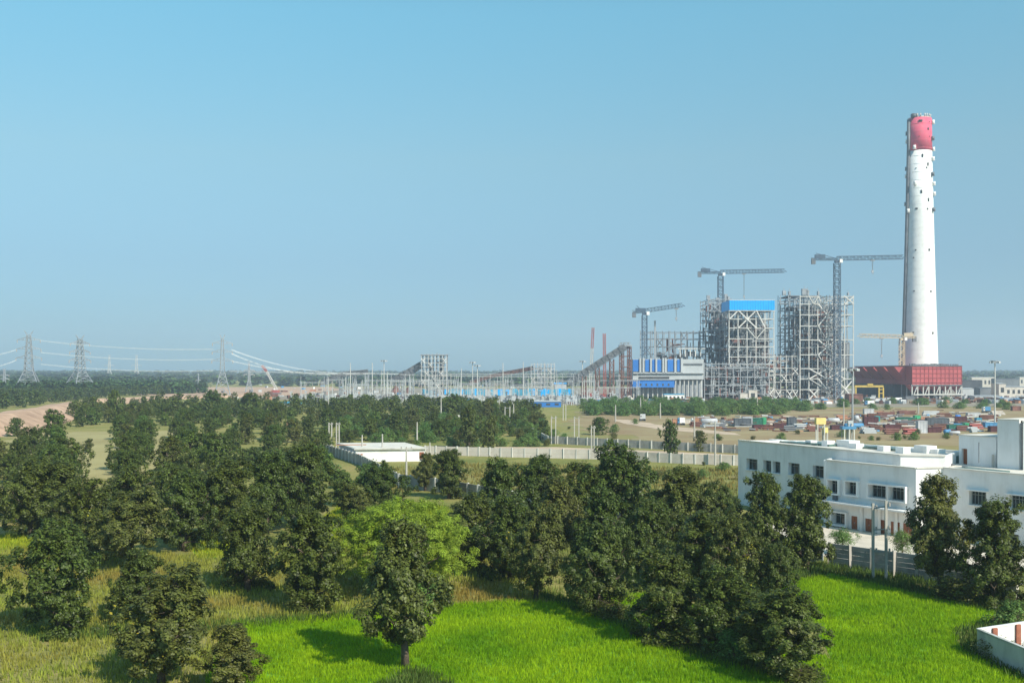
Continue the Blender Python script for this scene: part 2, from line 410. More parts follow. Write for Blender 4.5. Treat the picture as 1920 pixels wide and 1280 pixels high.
def blades(name, polys, holes, dens, hgt, wid, per, m, spread=.12, clump=0.0):
    """thousands of grass blades in tufts, one object"""
    VV = []; tot = 0
    for poly in polys:
        xs = [p[0] for p in poly]; ys = [p[1] for p in poly]
        A = (max(xs) - min(xs)) * (max(ys) - min(ys)); n = int(A * dens)
        X = nr.uniform(min(xs), max(xs), n); Y = nr.uniform(min(ys), max(ys), n)
        k = inpoly_np(X, Y, poly)
        for h in holes: k &= ~inpoly_np(X, Y, h)
        # leave out what the camera cannot see
        k &= (np.abs(X) < Y * .53) & (Y > 62)
        if clump:
            q = np.sin(X * .9 + 1.7 * np.sin(Y * .43)) * np.sin(Y * .8 + 1.3 * np.sin(X * .5)); k &= nr.uniform(-1, 1, n) < q * clump + (1 - clump)
        X, Y = X[k], Y[k]; n = len(X)
        X = np.repeat(X, per) + nr.normal(0, spread, n * per); Y = np.repeat(Y, per) + nr.normal(0, spread, n * per)
        n = len(X); a = nr.uniform(0, 2 * np.pi, n); h = hgt * nr.uniform(.6, 1.25, n); w_ = wid * nr.uniform(.6, 1.3, n)
        la = nr.uniform(0, 2 * np.pi, n); ll = h * nr.uniform(.1, .55, n)
        dx, dy = np.cos(a) * w_ / 2, np.sin(a) * w_ / 2
        v = np.zeros((n, 3, 3), np.float32)
        v[:, 0] = np.stack([X - dx, Y - dy, np.zeros(n)], 1); v[:, 1] = np.stack([X + dx, Y + dy, np.zeros(n)], 1)
        v[:, 2] = np.stack([X + np.cos(la) * ll, Y + np.sin(la) * ll, h], 1)
        VV.append(v.reshape(-1, 3))
    V = np.concatenate(VV); F = np.arange(len(V), dtype=np.int32).reshape(-1, 3)
    o = link(name, np_mesh(name, V, F, m)); return o
o = blades('paddy_crop', [PAD_A, PAD_A2, PAD_B], [], 24, .36, .065, 5, M['paddy'], .12); tag(o, 'bright green young paddy blades covering the near fields', 'paddy', kind='stuff')
BUND = [[P(*p) for p in q] for q in ([(860, 1205), (1500, 1300), (1500, 1306), (855, 1209)], [(1500, 1150), (1800, 1192), (1800, 1196), (1500, 1153)])]
o = blades('bund_grass', BUND[1:], [], 9, .42, .08, 4, M['weed'], .12, .5); tag(o, 'thin line of darker grass on the low bund across the right paddy', 'grass', kind='stuff')
o = blades('ripening_crop', [PAD_C, PAD_D, PAD_E], [], 7, .5, .12, 4, M['paddyy'], .2); tag(o, 'yellow green crop blades in the strips behind the near trees', 'crop', kind='stuff')
o = blades('dry_grass', [DRY], [], 6, .5, .10, 4, M['dry'], .2, .25); tag(o, 'tawny dry grass around the left foreground trees', 'grass', kind='stuff')
VERGE = [P(*p) for p in [(1000, 1110), (1060, 1120), (1200, 1165), (1300, 1205), (1420, 1245), (1560, 1275), (1530, 1300), (1400, 1262), (1300, 1232), (1200, 1195), (1120, 1160), (1050, 1138)]]
VERGE2 = [P(*p) for p in [(1380, 1062), (1560, 1058), (1720, 1082), (1900, 1120), (1900, 1160), (1865, 1150), (1700, 1112), (1560, 1080), (1480, 1092), (1400, 1110)]]
VERGE3 = [P(*p) for p in [(1790, 1185), (1850, 1165), (1930, 1170), (1940, 1290), (1925, 1285), (1800, 1218)]]
VERGE4 = [P(*p) for p in [(700, 1290), (770, 1252), (850, 1283), (870, 1340), (640, 1340)]]
VERGE5 = [P(*p) for p in [(60, 1180), (180, 1178), (430, 1166), (680, 1148), (840, 1132), (850, 1140), (680, 1160), (430, 1180), (190, 1200), (80, 1205)]]
o = blades('weeds', [VERGE, VERGE2, VERGE3, VERGE4, VERGE5], [], 9, .6, .11, 5, M['weed'], .2, .3); tag(o, 'rough dark weeds along the field banks and wall foot', 'weeds', kind='stuff')
BACK = [P(*p) for p in [(620, 1010), (850, 1010), (960, 1060), (1060, 1132), (1420, 1110), (1560, 1060), (1400, 1000), (1200, 960), (900, 950), (640, 945)]]
o = blades('field_grass', [BACK], [PAD_C], 2.2, .55, .16, 4, mat('olive_grass', (.20, .22, .055), .75, .35, .1, island=.4, transl=.3, spec=.1), .3, .3); tag(o, 'olive rough grass between the middle trees', 'grass', kind='stuff')

REAR = [P(*p) for p in [(850, 868), (1390, 880), (1390, 945), (1300, 960), (960, 930), (850, 915), (700, 930), (690, 880)]]
MEADOW2 = [P(*p) for p in [(1040, 826), (1040, 800), (1200, 800), (1390, 815), (1790, 818), (1800, 845), (1400, 848), (1290, 840)]]
o = blades('meadow_grass', [REAR], [], .8, .7, .22, 4, mat('straw_and_green_grass', (.36, .25, .08), .8, .3, .05, island=.4, col2=(.20, .22, .05), transl=.3, spec=.1), .5, .35); tag(o, 'rough straw and green grass on the near side of the long pale wall', 'grass', kind='stuff')
# ------------------------------------------------------------------ trees
def tree_arrays(seed, H=9.0, Wd_=7.0, low=.14, nl=15000, ls=.26, lobes=12, style='broad'):
    r = np.random.RandomState(seed); L = []; rr = []; dx, dy = r.uniform(-.12, .12, 2) * Wd_ * (style == 'broad'); ph = r.uniform(0, 6.28)
    for i in range(lobes):
        t = (i + .5) / lobes; z = H * (low + .08 + (.78 - low) * t)
        prof = (.5 + .5 * math.cos(max(0, t - .25) * 1.6)) if style == 'flat' else (.62 + .38 * math.sin(math.pi * min(1, .05 + t * .95))) * (1 if t < .8 or style == 'flat' else .66); q = Wd_ * r.uniform(.16, .27)
        rad = max(.1, (Wd_ * .5 * prof * r.uniform(.55, 1.08)) - q * .7); a = ph + i * 2.4 + r.uniform(-.7, .7)
        L.append((rad * math.cos(a) + dx * t, rad * math.sin(a) + dy * t, z + r.uniform(-.06, .06) * H)); rr.append(q)
    for k in range(2): L.append((dx + r.uniform(-.16, .16) * Wd_, dy + r.uniform(-.16, .16) * Wd_, H * r.uniform(.80, .90))); rr.append(Wd_ * r.uniform(.13, .18))
    for f in (.32, .5, .68): L.append((dx * f, dy * f, H * f)); rr.append(Wd_ * .24)
    L = np.array(L); rr = np.array(rr)
    # leaf clumps on the lobes
    C = []; CR = []
    for c, q in zip(L, rr):
        k = int(9 + q * 6)
        d = r.normal(size=(k, 3)); d /= np.linalg.norm(d, axis=1)[:, None]
        C.append(c + d * q * r.uniform(.72, 1.02, (k, 1)) * np.array([1, 1, .85])); CR.append(np.full(k, 1.0) * r.uniform(.30, .55, k))
    C = np.concatenate(C); CR = np.concatenate(CR); C[:, 2] = np.maximum(C[:, 2], H * low * .6 + .2)
    idx = r.randint(0, len(C), nl); d = r.normal(size=(nl, 3)); d /= np.linalg.norm(d, axis=1)[:, None]
    pos = C[idx] + d * (CR[idx] * r.uniform(.45, 1.1, nl))[:, None]
    mid = np.array([0, 0, H * .5]); outw = pos - mid; outw /= np.linalg.norm(outw, axis=1)[:, None] + 1e-6
    nrm = d * .8 + outw * .6 + r.normal(size=(nl, 3)) * .45 + np.array([0, 0, .6]); nrm /= np.linalg.norm(nrm, axis=1)[:, None]
    t1 = np.cross(nrm, r.normal(size=(nl, 3))); t1 /= np.linalg.norm(t1, axis=1)[:, None]; t2 = np.cross(nrm, t1)
    s = ls * r.uniform(.6, 1.3, nl)[:, None]; asp = .58 if style == 'broad' else .25
    V = np.stack([pos - t1 * s * .5, pos + t2 * s * .5 * asp - nrm * s * .06, pos + t1 * s * .5, pos - t2 * s * .5 * asp - nrm * s * .06], 1)
    F = np.arange(nl * 4).reshape(-1, 4)
    return V.reshape(-1, 3), F, L, rr
def wood_mb(seed, H, L, lean=0.0):
    r = random.Random(seed); m = MB(); n = 6
    pts = [Vector((0, 0, -.15))]; x = y = 0
    for i in range(1, n + 1):
        x += r.uniform(-.16, .16) + lean; y += r.uniform(-.16, .16); pts.append(Vector((x, y, H * .82 * i / n)))
    m.tube(pts, [.24 * H / 9 * (1.25 - 1.05 * (i / n) ** .8) + .02 for i in range(n + 1)], 8)
    for c in L:
        c = Vector(c); z = max(.9, min(H * .7, c.z - (abs(c.x) + abs(c.y)) * .55)); t = z / (H * .82) * n; i = min(n - 1, int(t)); a = pts[i].lerp(pts[i+1], t - i)
        mid = a.lerp(c, .5) + Vector((r.uniform(-.2, .2), r.uniform(-.2, .2), .15)); m.tube([a, mid, c], [.10 * H / 9, .065 * H / 9, .03], 5)
        for _ in range(3):
            e = c + Vector((r.uniform(-.8, .8), r.uniform(-.8, .8), r.uniform(-.3, .8))); m.tube([mid.lerp(c, .6), e], [.03, .012], 4, False)
    return m
def make_proto(name, seed, H, Wd_, low, nl, ls, m, bark='bark', lobes=12, style='broad', yel=0, lean=0):
    V, F, L, rr = tree_arrays(seed, H, Wd_, low, nl, ls, lobes, style)
    root = bpy.data.objects.new(name, None); COL.objects.link(root); kids = []
    dims = (2 * float(np.percentile(np.hypot(V[:, 0] * 1.0, V[:, 1]), 94)), float(np.percentile(V[:, 2], 99.5)))
    c = link('crown', np_mesh('crown', V, F, M[m]), root); kids.append(c)
    t = wood_mb(seed, H, L, lean).build('trunk', M[bark], root, True); kids.append(t)
    if yel:
        V, F, _, _ = tree_arrays(seed + 500, H * .8, Wd_ * .9, low, yel, ls, 5, style)
        c2 = link('yellow_leaves', np_mesh('yellow_leaves', V, F, M['leafyel']), root); kids.append(c2)
    pr = Proto(root, kids); pr.dims = dims; return pr
HI = [make_proto('broadleaf_tree', 3, 9, 8.2, .02, 30000, .25, 'leaf'),
      make_proto('broadleaf_tree', 14, 9, 6.6, .13, 27000, .25, 'leaf2', lobes=13),
      make_proto('broadleaf_tree', 25, 9, 8.6, .08, 30000, .255, 'leaf', lobes=14, lean=.12),
      make_proto('broadleaf_tree', 36, 9, 7.4, .0, 29000, .25, 'leaf'),
      make_proto('broadleaf_tree', 47, 9, 8.4, .19, 29000, .255, 'leaf2', lobes=12, yel=200),
      make_proto('broadleaf_tree', 58, 9, 6.4, .0, 27000, .25, 'leaf', lobes=15)]
ACACIA = make_proto('acacia_tree', 71, 9, 11.5, .30, 90000, .27, 'leafy', 'barkpale', 40, 'flat')
FEATHER = make_proto('young_feathery_tree', 72, 4, 4.2, .5, 3500, .26, 'leafg', 'barkpale', 8, 'fine')
MID = [make_proto('broadleaf_tree', 103, 9, 9.0, .0, 9000, .38, 'leafmid'), make_proto('broadleaf_tree', 114, 9, 8.0, .0, 8500, .38, 'leaf2'),
       make_proto('broadleaf_tree', 125, 9, 9.6, .02, 9500, .40, 'leafmid', lobes=14), make_proto('broadleaf_tree', 136, 9, 8.4, .0, 8500, .38, 'leaf', lobes=10), make_proto('broadleaf_tree', 147, 7, 8.0, .0, 8000, .38, 'leafm', lobes=10)]
BUSH = [make_proto('bush', 201, 3.2, 5.0, .0, 2600, .26, 'leafg', lobes=8), make_proto('bush', 212, 2.6, 3.6, .0, 2200, .22, 'leaf2', lobes=7)]

def place_tree(px, base, top, wpx, k, label, cat='tree', protos=HI, name='broadleaf_tree', group=None, rz=None):
    """px, base, top, wpx: where it stands and how large it is in the photograph"""
    g = P(px, base); H = CAMH * (1 - (top - HZ) / (base - HZ)); W = wpx / FPX * g.y
    pr = protos[k]; w0, h0 = pr.dims
    return pr.put((g.x, g.y, 0), rnd.uniform(0, 6.28) if rz is None else rz, (W / w0, W / w0, H / h0), label, cat, group, name)

NEAR = [
 (112, 1187, 975, 165, 0, 'large dark round-crowned tree at far left, standing in dry tawny grass'),
 (250, 1165, 1032, 118, 2, 'small leaning tree with a pale bent trunk behind the front left tree'),
 (302, 1282, 1065, 200, 4, 'dark spreading tree cut by the bottom edge of the photo at left'),
 (428, 1306, 1172, 118, 1, 'small sparse leafy tree at the bottom edge between meadow and paddy'),
 (466, 1108, 945, 118, 3, 'dark bushy tree at the edge of its meadow shadow, left of the columnar one'),
 (580, 1142, 955, 116, 5, 'dense columnar dark tree with foliage down to the meadow grass'),
 (760, 1250, 978, 158, 1, 'tall narrow dark tree alone in the paddy, in front of the yellow-green acacia'),
 (1005, 1122, 950, 122, 4, 'tree with bare short trunk at the top corner of the bright paddy'),
 (1120, 1152, 978, 132, 0, 'rounded dark tree on the paddy bank, right of the bare-trunked one'),
 (1240, 1200, 1032, 135, 3, 'dark dense tree low to the bank in the middle of the paddy tree row'),
 (1345, 1222, 1065, 150, 2, 'brownish loose tree second from the front end of the paddy tree row'),
 (1458, 1268, 1103, 172, 0, 'round bushy tree at the front end of the row, between two bright paddies'),
 (1385, 1130, 970, 110, 4, 'loose olive tree rising behind the paddy tree row'),
 (1432, 1072, 890, 100, 3, 'tall dark tree against the left part of the white building facade'),
 (1512, 1068, 893, 98, 5, 'tall dark tree left of the courtyard wall, touching its twin'),
 (1762, 1112, 893, 118, 1, 'tall tree before the lit corner of the white building'),
 (1868, 1138, 938, 125, 3, 'bushy tree at the right edge of the photo, before the white building'),
 (1170, 1010, 832, 150, 0, 'tallest broad tree at the centre, rising above the boundary wall'),
 (1275, 1045, 878, 120, 1, 'upright dark tree right of the tallest central tree'),
 (1340, 1030, 905, 100, 2, 'smaller dark tree between the central trees and the white building'),
 (1090, 1010, 870, 110, 3, 'dark tree close behind the rounded paddy bank tree'),
 (1010, 985, 855, 90, 5, 'narrow tree standing up behind the central thicket'),
 (925, 1020, 862, 120, 2, 'broad tree with paler top left of the central thicket'),
 (880, 1065, 925, 125, 0, 'dark tree right behind the yellow-green acacia'),
 (955, 1085, 935, 110, 3, 'dark tree between the acacia and the bare-trunked paddy tree'),
 (842, 935, 843, 66, 5, 'slim dark tree before the blue-shaded boundary wall'),
 (797, 920, 850, 48, 1, 'small slim tree just right of the lone concrete pole by the wall'),
 (240, 1062, 915, 150, 4, 'large olive tree with yellowing leaves behind the far left meadow tree'),
 (345, 1032, 884, 118, 0, 'large dark tree above the yellow-green crop strip'),
 (165, 1050, 900, 130, 2, 'dark tree with yellow sprigs at the left wood edge'),
 (55, 1008, 862, 125, 0, 'dark tree at the left wood edge above the green strip'),
 (430, 1015, 862, 125, 3, 'dark tree of the left wood edge behind the bushy meadow tree'),
 (560, 985, 835, 130, 0, 'large dark tree at the right end of the left wood edge'),
 (500, 1000, 850, 110, 2, 'dark tree hemmed between two larger ones at the wood edge'),
 (668, 985, 905, 75, 4, 'olive tree just above the acacia on the crop strip edge'),
 (715, 975, 868, 100, 0, 'dark tree between the crop strip and the small white block'),
 (1215, 1080, 935, 120, 2, 'shaded dark tree in the hollow behind the paddy row'),
 (1120, 1075, 915, 120, 2, 'shaded dark tree between the tallest central tree and the paddy bank'),
 (1040, 1055, 900, 110, 1, 'olive tree in the heart of the central thicket'),
 (1320, 1110, 960, 115, 5, 'dense dark tree behind the brownish loose one of the paddy row'),
 (1400, 1230, 1100, 105, 3, 'dark tree squeezed left of the front end bushy tree'),
 (110, 1010, 868, 110, 1, 'olive tree second at the left wood edge above the green strip'),
 (1460, 1140, 1020, 85, 2, 'low brownish tree beneath the twin trees left of the courtyard wall'),
]
for t in NEAR: place_tree(*t)
place_tree(757, 1112, 940, 250, 0, 'feathery yellow-green acacia with wide rounded crown behind the lone paddy tree', 'tree', [ACACIA], 'acacia_tree')
place_tree(1580, 1040, 990, 56, 0, 'young feathery tree in the courtyard left of the twin poles', 'tree', [FEATHER], 'young_feathery_tree')
place_tree(1692, 1052, 992, 50, 0, 'young feathery tree in the courtyard right of the twin poles', 'tree', [FEATHER], 'young_feathery_tree')
for (px, b, t, w_, k, lab) in [(1640, 1062, 1030, 46, 0, 'light green shrub behind the wall between the twin poles'), (1790, 1128, 1075, 90, 1, 'dark shrub at the foot of the wall below the tall corner tree'),
     (1890, 1180, 1125, 80, 0, 'yellow-green shrub above the corner of the walled plot'), (1880, 1240, 1200, 80, 1, 'straggly shrub against the plot wall'),
     (1150, 1163, 1125, 60, 1, 'low shrub under the rounded tree on the paddy bank'), (1290, 1215, 1165, 90, 1, 'dark undergrowth shrub in the middle of the paddy tree row'),
     (1380, 1240, 1180, 80, 0, 'sunlit light green shrub between the front trees of the row'), (590, 1145, 1110, 80, 1, 'low shrub at the foot of the columnar meadow tree'),
     (1500, 1285, 1255, 90, 1, 'low shrub under the front bushy tree at the bottom edge'), (780, 1140, 1085, 120, 0, 'light green shrub in the acacia shade'),
     (690, 905, 868, 60, 0, 'light green shrub before the small white block'), (615, 900, 865, 60, 0, 'light green shrub at the left end of the bluish wall')]:
    place_tree(px, b, t, w_, k, lab, 'shrub', BUSH, 'bush')

# scattered wood behind, nearest as single trees, the rest as one mass
def px_scatter(poly, holes, spacing_fn, tries, seed):
    r = random.Random(seed); out = []; xs = [p[0] for p in poly]; ys = [p[1] for p in poly]
    gp = [P(*p) for p in poly]; gx = [p.x for p in gp]; gy = [p.y for p in gp]
    cell = {}
    for _ in range(tries):
        X, Y = r.uniform(min(gx), max(gx)), r.uniform(min(gy), max(gy)); px, py = 960 + X / Y * FPX, HZ + CAMH * FPX / Y
        if not inpoly(px, py, poly) or any(x0 < px < x1 and y0 < py < y1 for x0, x1, y0, y1 in holes): continue
        s = spacing_fn(Y); c = (int(X // 14), int(Y // 14)); ok = True
        for i in (-1, 0, 1):
            for j in (-1, 0, 1):
                for q in cell.get((c[0]+i, c[1]+j), ()):
                    if (q[0]-X)**2 + (q[1]-Y)**2 < s*s: ok = False
        if ok: cell.setdefault(c, []).append((X, Y)); out.append((X, Y, px, py))
    return out
WL = [(-90, 985), (-90, 868), (60, 850), (130, 790), (150, 768), (240, 760), (430, 758), (560, 762), (640, 768), (640, 800), (618, 842), (600, 860), (660, 905), (650, 950), (600, 965), (560, 965), (90, 985)]
HOLES = [(62, 135, 740, 846), (122, 222, 800, 955), (275, 330, 800, 890), (-90, 62, 740, 862), (225, 262, 800, 835), (360, 392, 800, 850), (480, 520, 880, 925)]
WC = [(610, 764), (700, 762), (860, 764), (1000, 775), (1020, 800), (1022, 828), (800, 828), (640, 832), (640, 790)]
pts = px_scatter(WL, HOLES, lambda Y: 9.0 if Y < 260 else 11.6, 60000, 5) + px_scatter(WC, [(690, 790, 770, 776), (820, 868, 788, 800)], lambda Y: 8.0, 24000, 6)
pts.sort(key=lambda p: p[1])
ORD = ['', 'first', 'second', 'third', 'fourth', 'fifth', 'sixth', 'seventh', 'eighth', 'ninth', 'tenth', 'eleventh', 'twelfth', 'thirteenth', 'fourteenth', 'fifteenth', 'sixteenth', 'seventeenth', 'eighteenth', 'nineteenth', 'twentieth']
TEN = {20: 'twenty', 30: 'thirty', 40: 'forty', 50: 'fifty', 60: 'sixty', 70: 'seventy', 80: 'eighty'}
def ordinal(n): return ORD[n] if n <= 20 else (TEN[n // 10 * 10] + '-' + ORD[n % 10] if n % 10 else TEN[n // 10 * 10][:-1] + 'ieth')
NIND = 250
near = pts[:NIND]; tones = ['dark', 'olive', 'dark broad', 'dark', 'fresh green']
WOODS = [('left dark wood', [p for p in near if p[2] < 600]), ('wood behind the white block', [p for p in near if p[2] >= 600])]
for wname, plist in WOODS:
    plist = sorted(plist, key=lambda p: -p[3]); ROW = 16
    for j in range(0, len(plist), ROW):
        row = sorted(plist[j:j + ROW], key=lambda p: p[2])
        for i, (X, Y, px, py) in enumerate(row):
            v = rnd.choice([0, 0, 1, 2, 2, 3, 3, 1, 4, 4] if 'left' in wname else [0, 3, 1, 4, 4, 4]); H = rnd.choice([rnd.uniform(3.5, 6), rnd.uniform(5.5, 8), rnd.uniform(6, 9)]) if 'left' in wname and Y < 420 else (rnd.uniform(5.2, 8) if 'left' in wname else rnd.choice([rnd.uniform(2.6, 4.5), rnd.uniform(3, 5.5), rnd.uniform(6, 8.5)])); s = H / 9.2; wv = rnd.uniform(.85, 1.25) * s * (1.25 if H < 5 else 1)
            MID[v].put((X, Y, 0), rnd.uniform(0, 6.28), (wv, wv, s), f'{tones[v]} tree, {ordinal(i + 1)} from left, {ordinal(j // ROW + 1)} row of the {wname}', 'tree', 'trees of the ' + wname, 'broadleaf_tree')
def merged_wood(name, pts, nl, ls, m, label, hmin=7, hmax=10, wmul=1.15):
    base = [tree_arrays(900 + i, 9, 8.2, .0, nl, ls, 8)[0] for i in range(8)]; VV = []
    for (X, Y) in pts:
        v = base[rnd.randrange(8)].copy(); a = rnd.uniform(0, 6.28); s = rnd.uniform(hmin, hmax) / 9; wv = s * rnd.uniform(.85, 1.2) * wmul
        c, sn = math.cos(a), math.sin(a); x = v[:, 0] * c - v[:, 1] * sn; y = v[:, 0] * sn + v[:, 1] * c
        VV.append(np.stack([x * wv + X, y * wv + Y, v[:, 2] * s + gz(X, Y)], 1))
    V = np.concatenate(VV); F = np.arange(len(V)).reshape(-1, 4)
    o = link(name, np_mesh(name, V, F, m)); return tag(o, label, 'wood', kind='stuff')
merged_wood('far_wood', [(p[0], p[1]) for p in pts[NIND:]], 620, 1.0, M['leafmid'], 'dense dark wood reaching back below the earth embankment', 4, 8.5)

# far plain covered with woods, up to the horizon
far = []; far1 = []
for _ in range(2600):
    Y = 880 * (1700 / 880) ** rnd.random(); px = rnd.uniform(-120, 640); X = X_(px, Y); py = HZ + CAMH * FPX / Y
    if py > 716 and px > 300 + 90 * math.sin(py): continue
    if py > 738 and px > 180: continue
    far1.append((X, Y))
for _ in range(5200):
    Y = 1500 * (5300 / 1500) ** rnd.random(); px = rnd.uniform(-160, 2080); X = X_(px, Y)
    if math.sin(X * .004 + 3 * math.sin(Y * .002)) * math.sin(Y * .004) < -.55: continue
    if 250 < px < 640 and Y < 2100 and rnd.random() < .8: continue
    far.append((X, Y))
merged_wood('middle_distance_wood', far1, 130, 2.6, M['leaffar'], 'dark woods on the plain round the left pylons', 7, 12, 1.5)
merged_wood('distant_woods', far, 46, 5.0, M['leaffar'], 'hazy blue-green woods covering the plain up to the horizon', 8, 14, 2.0)
# belt of trees just beyond the embankment at the left edge
belt = px_scatter([(-110, 778), (0, 768), (130, 752), (200, 745), (330, 738), (330, 728), (-110, 728)], [], lambda Y: 10, 60000, 9)
for i, (X, Y, px, py) in enumerate(belt[:40]): pass
merged_wood('embankment_wood', [(p[0], p[1]) for p in belt if p[1] > 520 + max(0, p[2]) * .9], 420, 1.3, M['leaf'], 'wood beyond the earth embankment round the feet of the left pylons', 7, 9)
for (px, b, t, w_, k, lab) in [(27, 818, 783, 32, 0, 'lone small dark tree at the foot of the earth embankment at left'), (97, 832, 768, 56, 2, 'dark tree standing against the lit face of the embankment'),
     (42, 850, 808, 30, 1, 'small tree left of the hay clearing'), (163, 848, 822, 22, 1, 'lone small tree in the pale hay clearing'),
     (216, 792, 731, 30, 0, 'tree that stands out tallest on the skyline of the left wood'), (398, 780, 731, 52, 2, 'broad round tree on the left wood skyline near the third pylon'), (468, 782, 736, 50, 0, 'round tree on the wood skyline right of the third pylon'),
     (1257, 858, 788, 40, 3, 'lone dark tree standing between the two long boundary walls'), (1313, 846, 808, 26, 1, 'small dark tree right of the lone tree between the walls'),
     (1122, 815, 782, 38, 0, 'lone round green tree in the meadow behind the twin poles'), (848, 785, 738, 42, 2, 'green round tree in front of the switchyard, above the wood'),
     (912, 790, 748, 28, 1, 'dark tree right of the green round one before the switchyard'), (880, 840, 760, 45, 3, 'tall dark tree in the wood near the white walls'), (917, 845, 778, 32, 1, 'slim dark tree right of the tall dark one in the central wood')]:
    place_tree(px, b, t, w_, k, lab, 'tree', MID)
# low green scrub belt before the plant
r5 = random.Random(31); A_ = []; B_ = []
for i in range(230):
    px = r5.uniform(1085, 1920) if i < 150 else r5.uniform(1110, 1510); py = r5.uniform(757, 780) if px < 1520 else r5.uniform(756, 768)
    if px > 1520 and r5.random() < .5: continue
    (A_ if px < 1510 else B_).append((px, py, r5.uniform(.9, 1.7) * (1.0 if px < 1520 else .8)))
for where, L_ in (('the scrub belt before the plant', A_), ('the scrub below the red hall', B_)):
    for nmr, lst in (('front', [q for q in L_ if q[1] >= 768]), ('back', [q for q in L_ if q[1] < 768])):
        for i, (px, py, s) in enumerate(sorted(lst)):
            g = P(px, py); BUSH[0].put((g.x, g.y, 0), r5.uniform(0, 6), (s * 1.4, s * 1.4, s), f'light green bush, {ordinal(i + 1)} from left, {nmr} line of {where}', 'bush', 'bushes of ' + where, 'bush')
D_ = sorted([(r5.uniform(645, 1020), r5.uniform(785, 834)) for i in range(70)])
for i, (px, py) in enumerate(D_):
    g = P(px, py); s = r5.uniform(.7, 1.3); BUSH[0 if i % 3 else 1].put((g.x, g.y, 0), r5.uniform(0, 6), (s * 1.2, s * 1.2, s), f'green thicket bush, {ordinal(i + 1)} from left behind the small white block and pale wall', 'bush', 'bushes behind the pale wall', 'bush')
C_ = sorted([r5.choice([(r5.uniform(960, 1385), r5.uniform(790, 830)), (r5.uniform(1390, 1800), r5.uniform(812, 826)), (r5.uniform(660, 1040), r5.uniform(836, 838)), (r5.uniform(850, 1385), r5.uniform(865, 900))]) for i in range(60)])
for i, (px, py) in enumerate(C_):
    g = P(px, py); s = r5.uniform(.3, .8) * (.8 if py > 850 else 1)
    BUSH[i % 2].put((g.x, g.y, 0), r5.uniform(0, 6), (s * 1.2, s * 1.2, s), f'small meadow bush by the long walls, {ordinal(i + 1)} from the left', 'bush', 'small bushes on the dry meadow', 'bush')

exec_parts = True
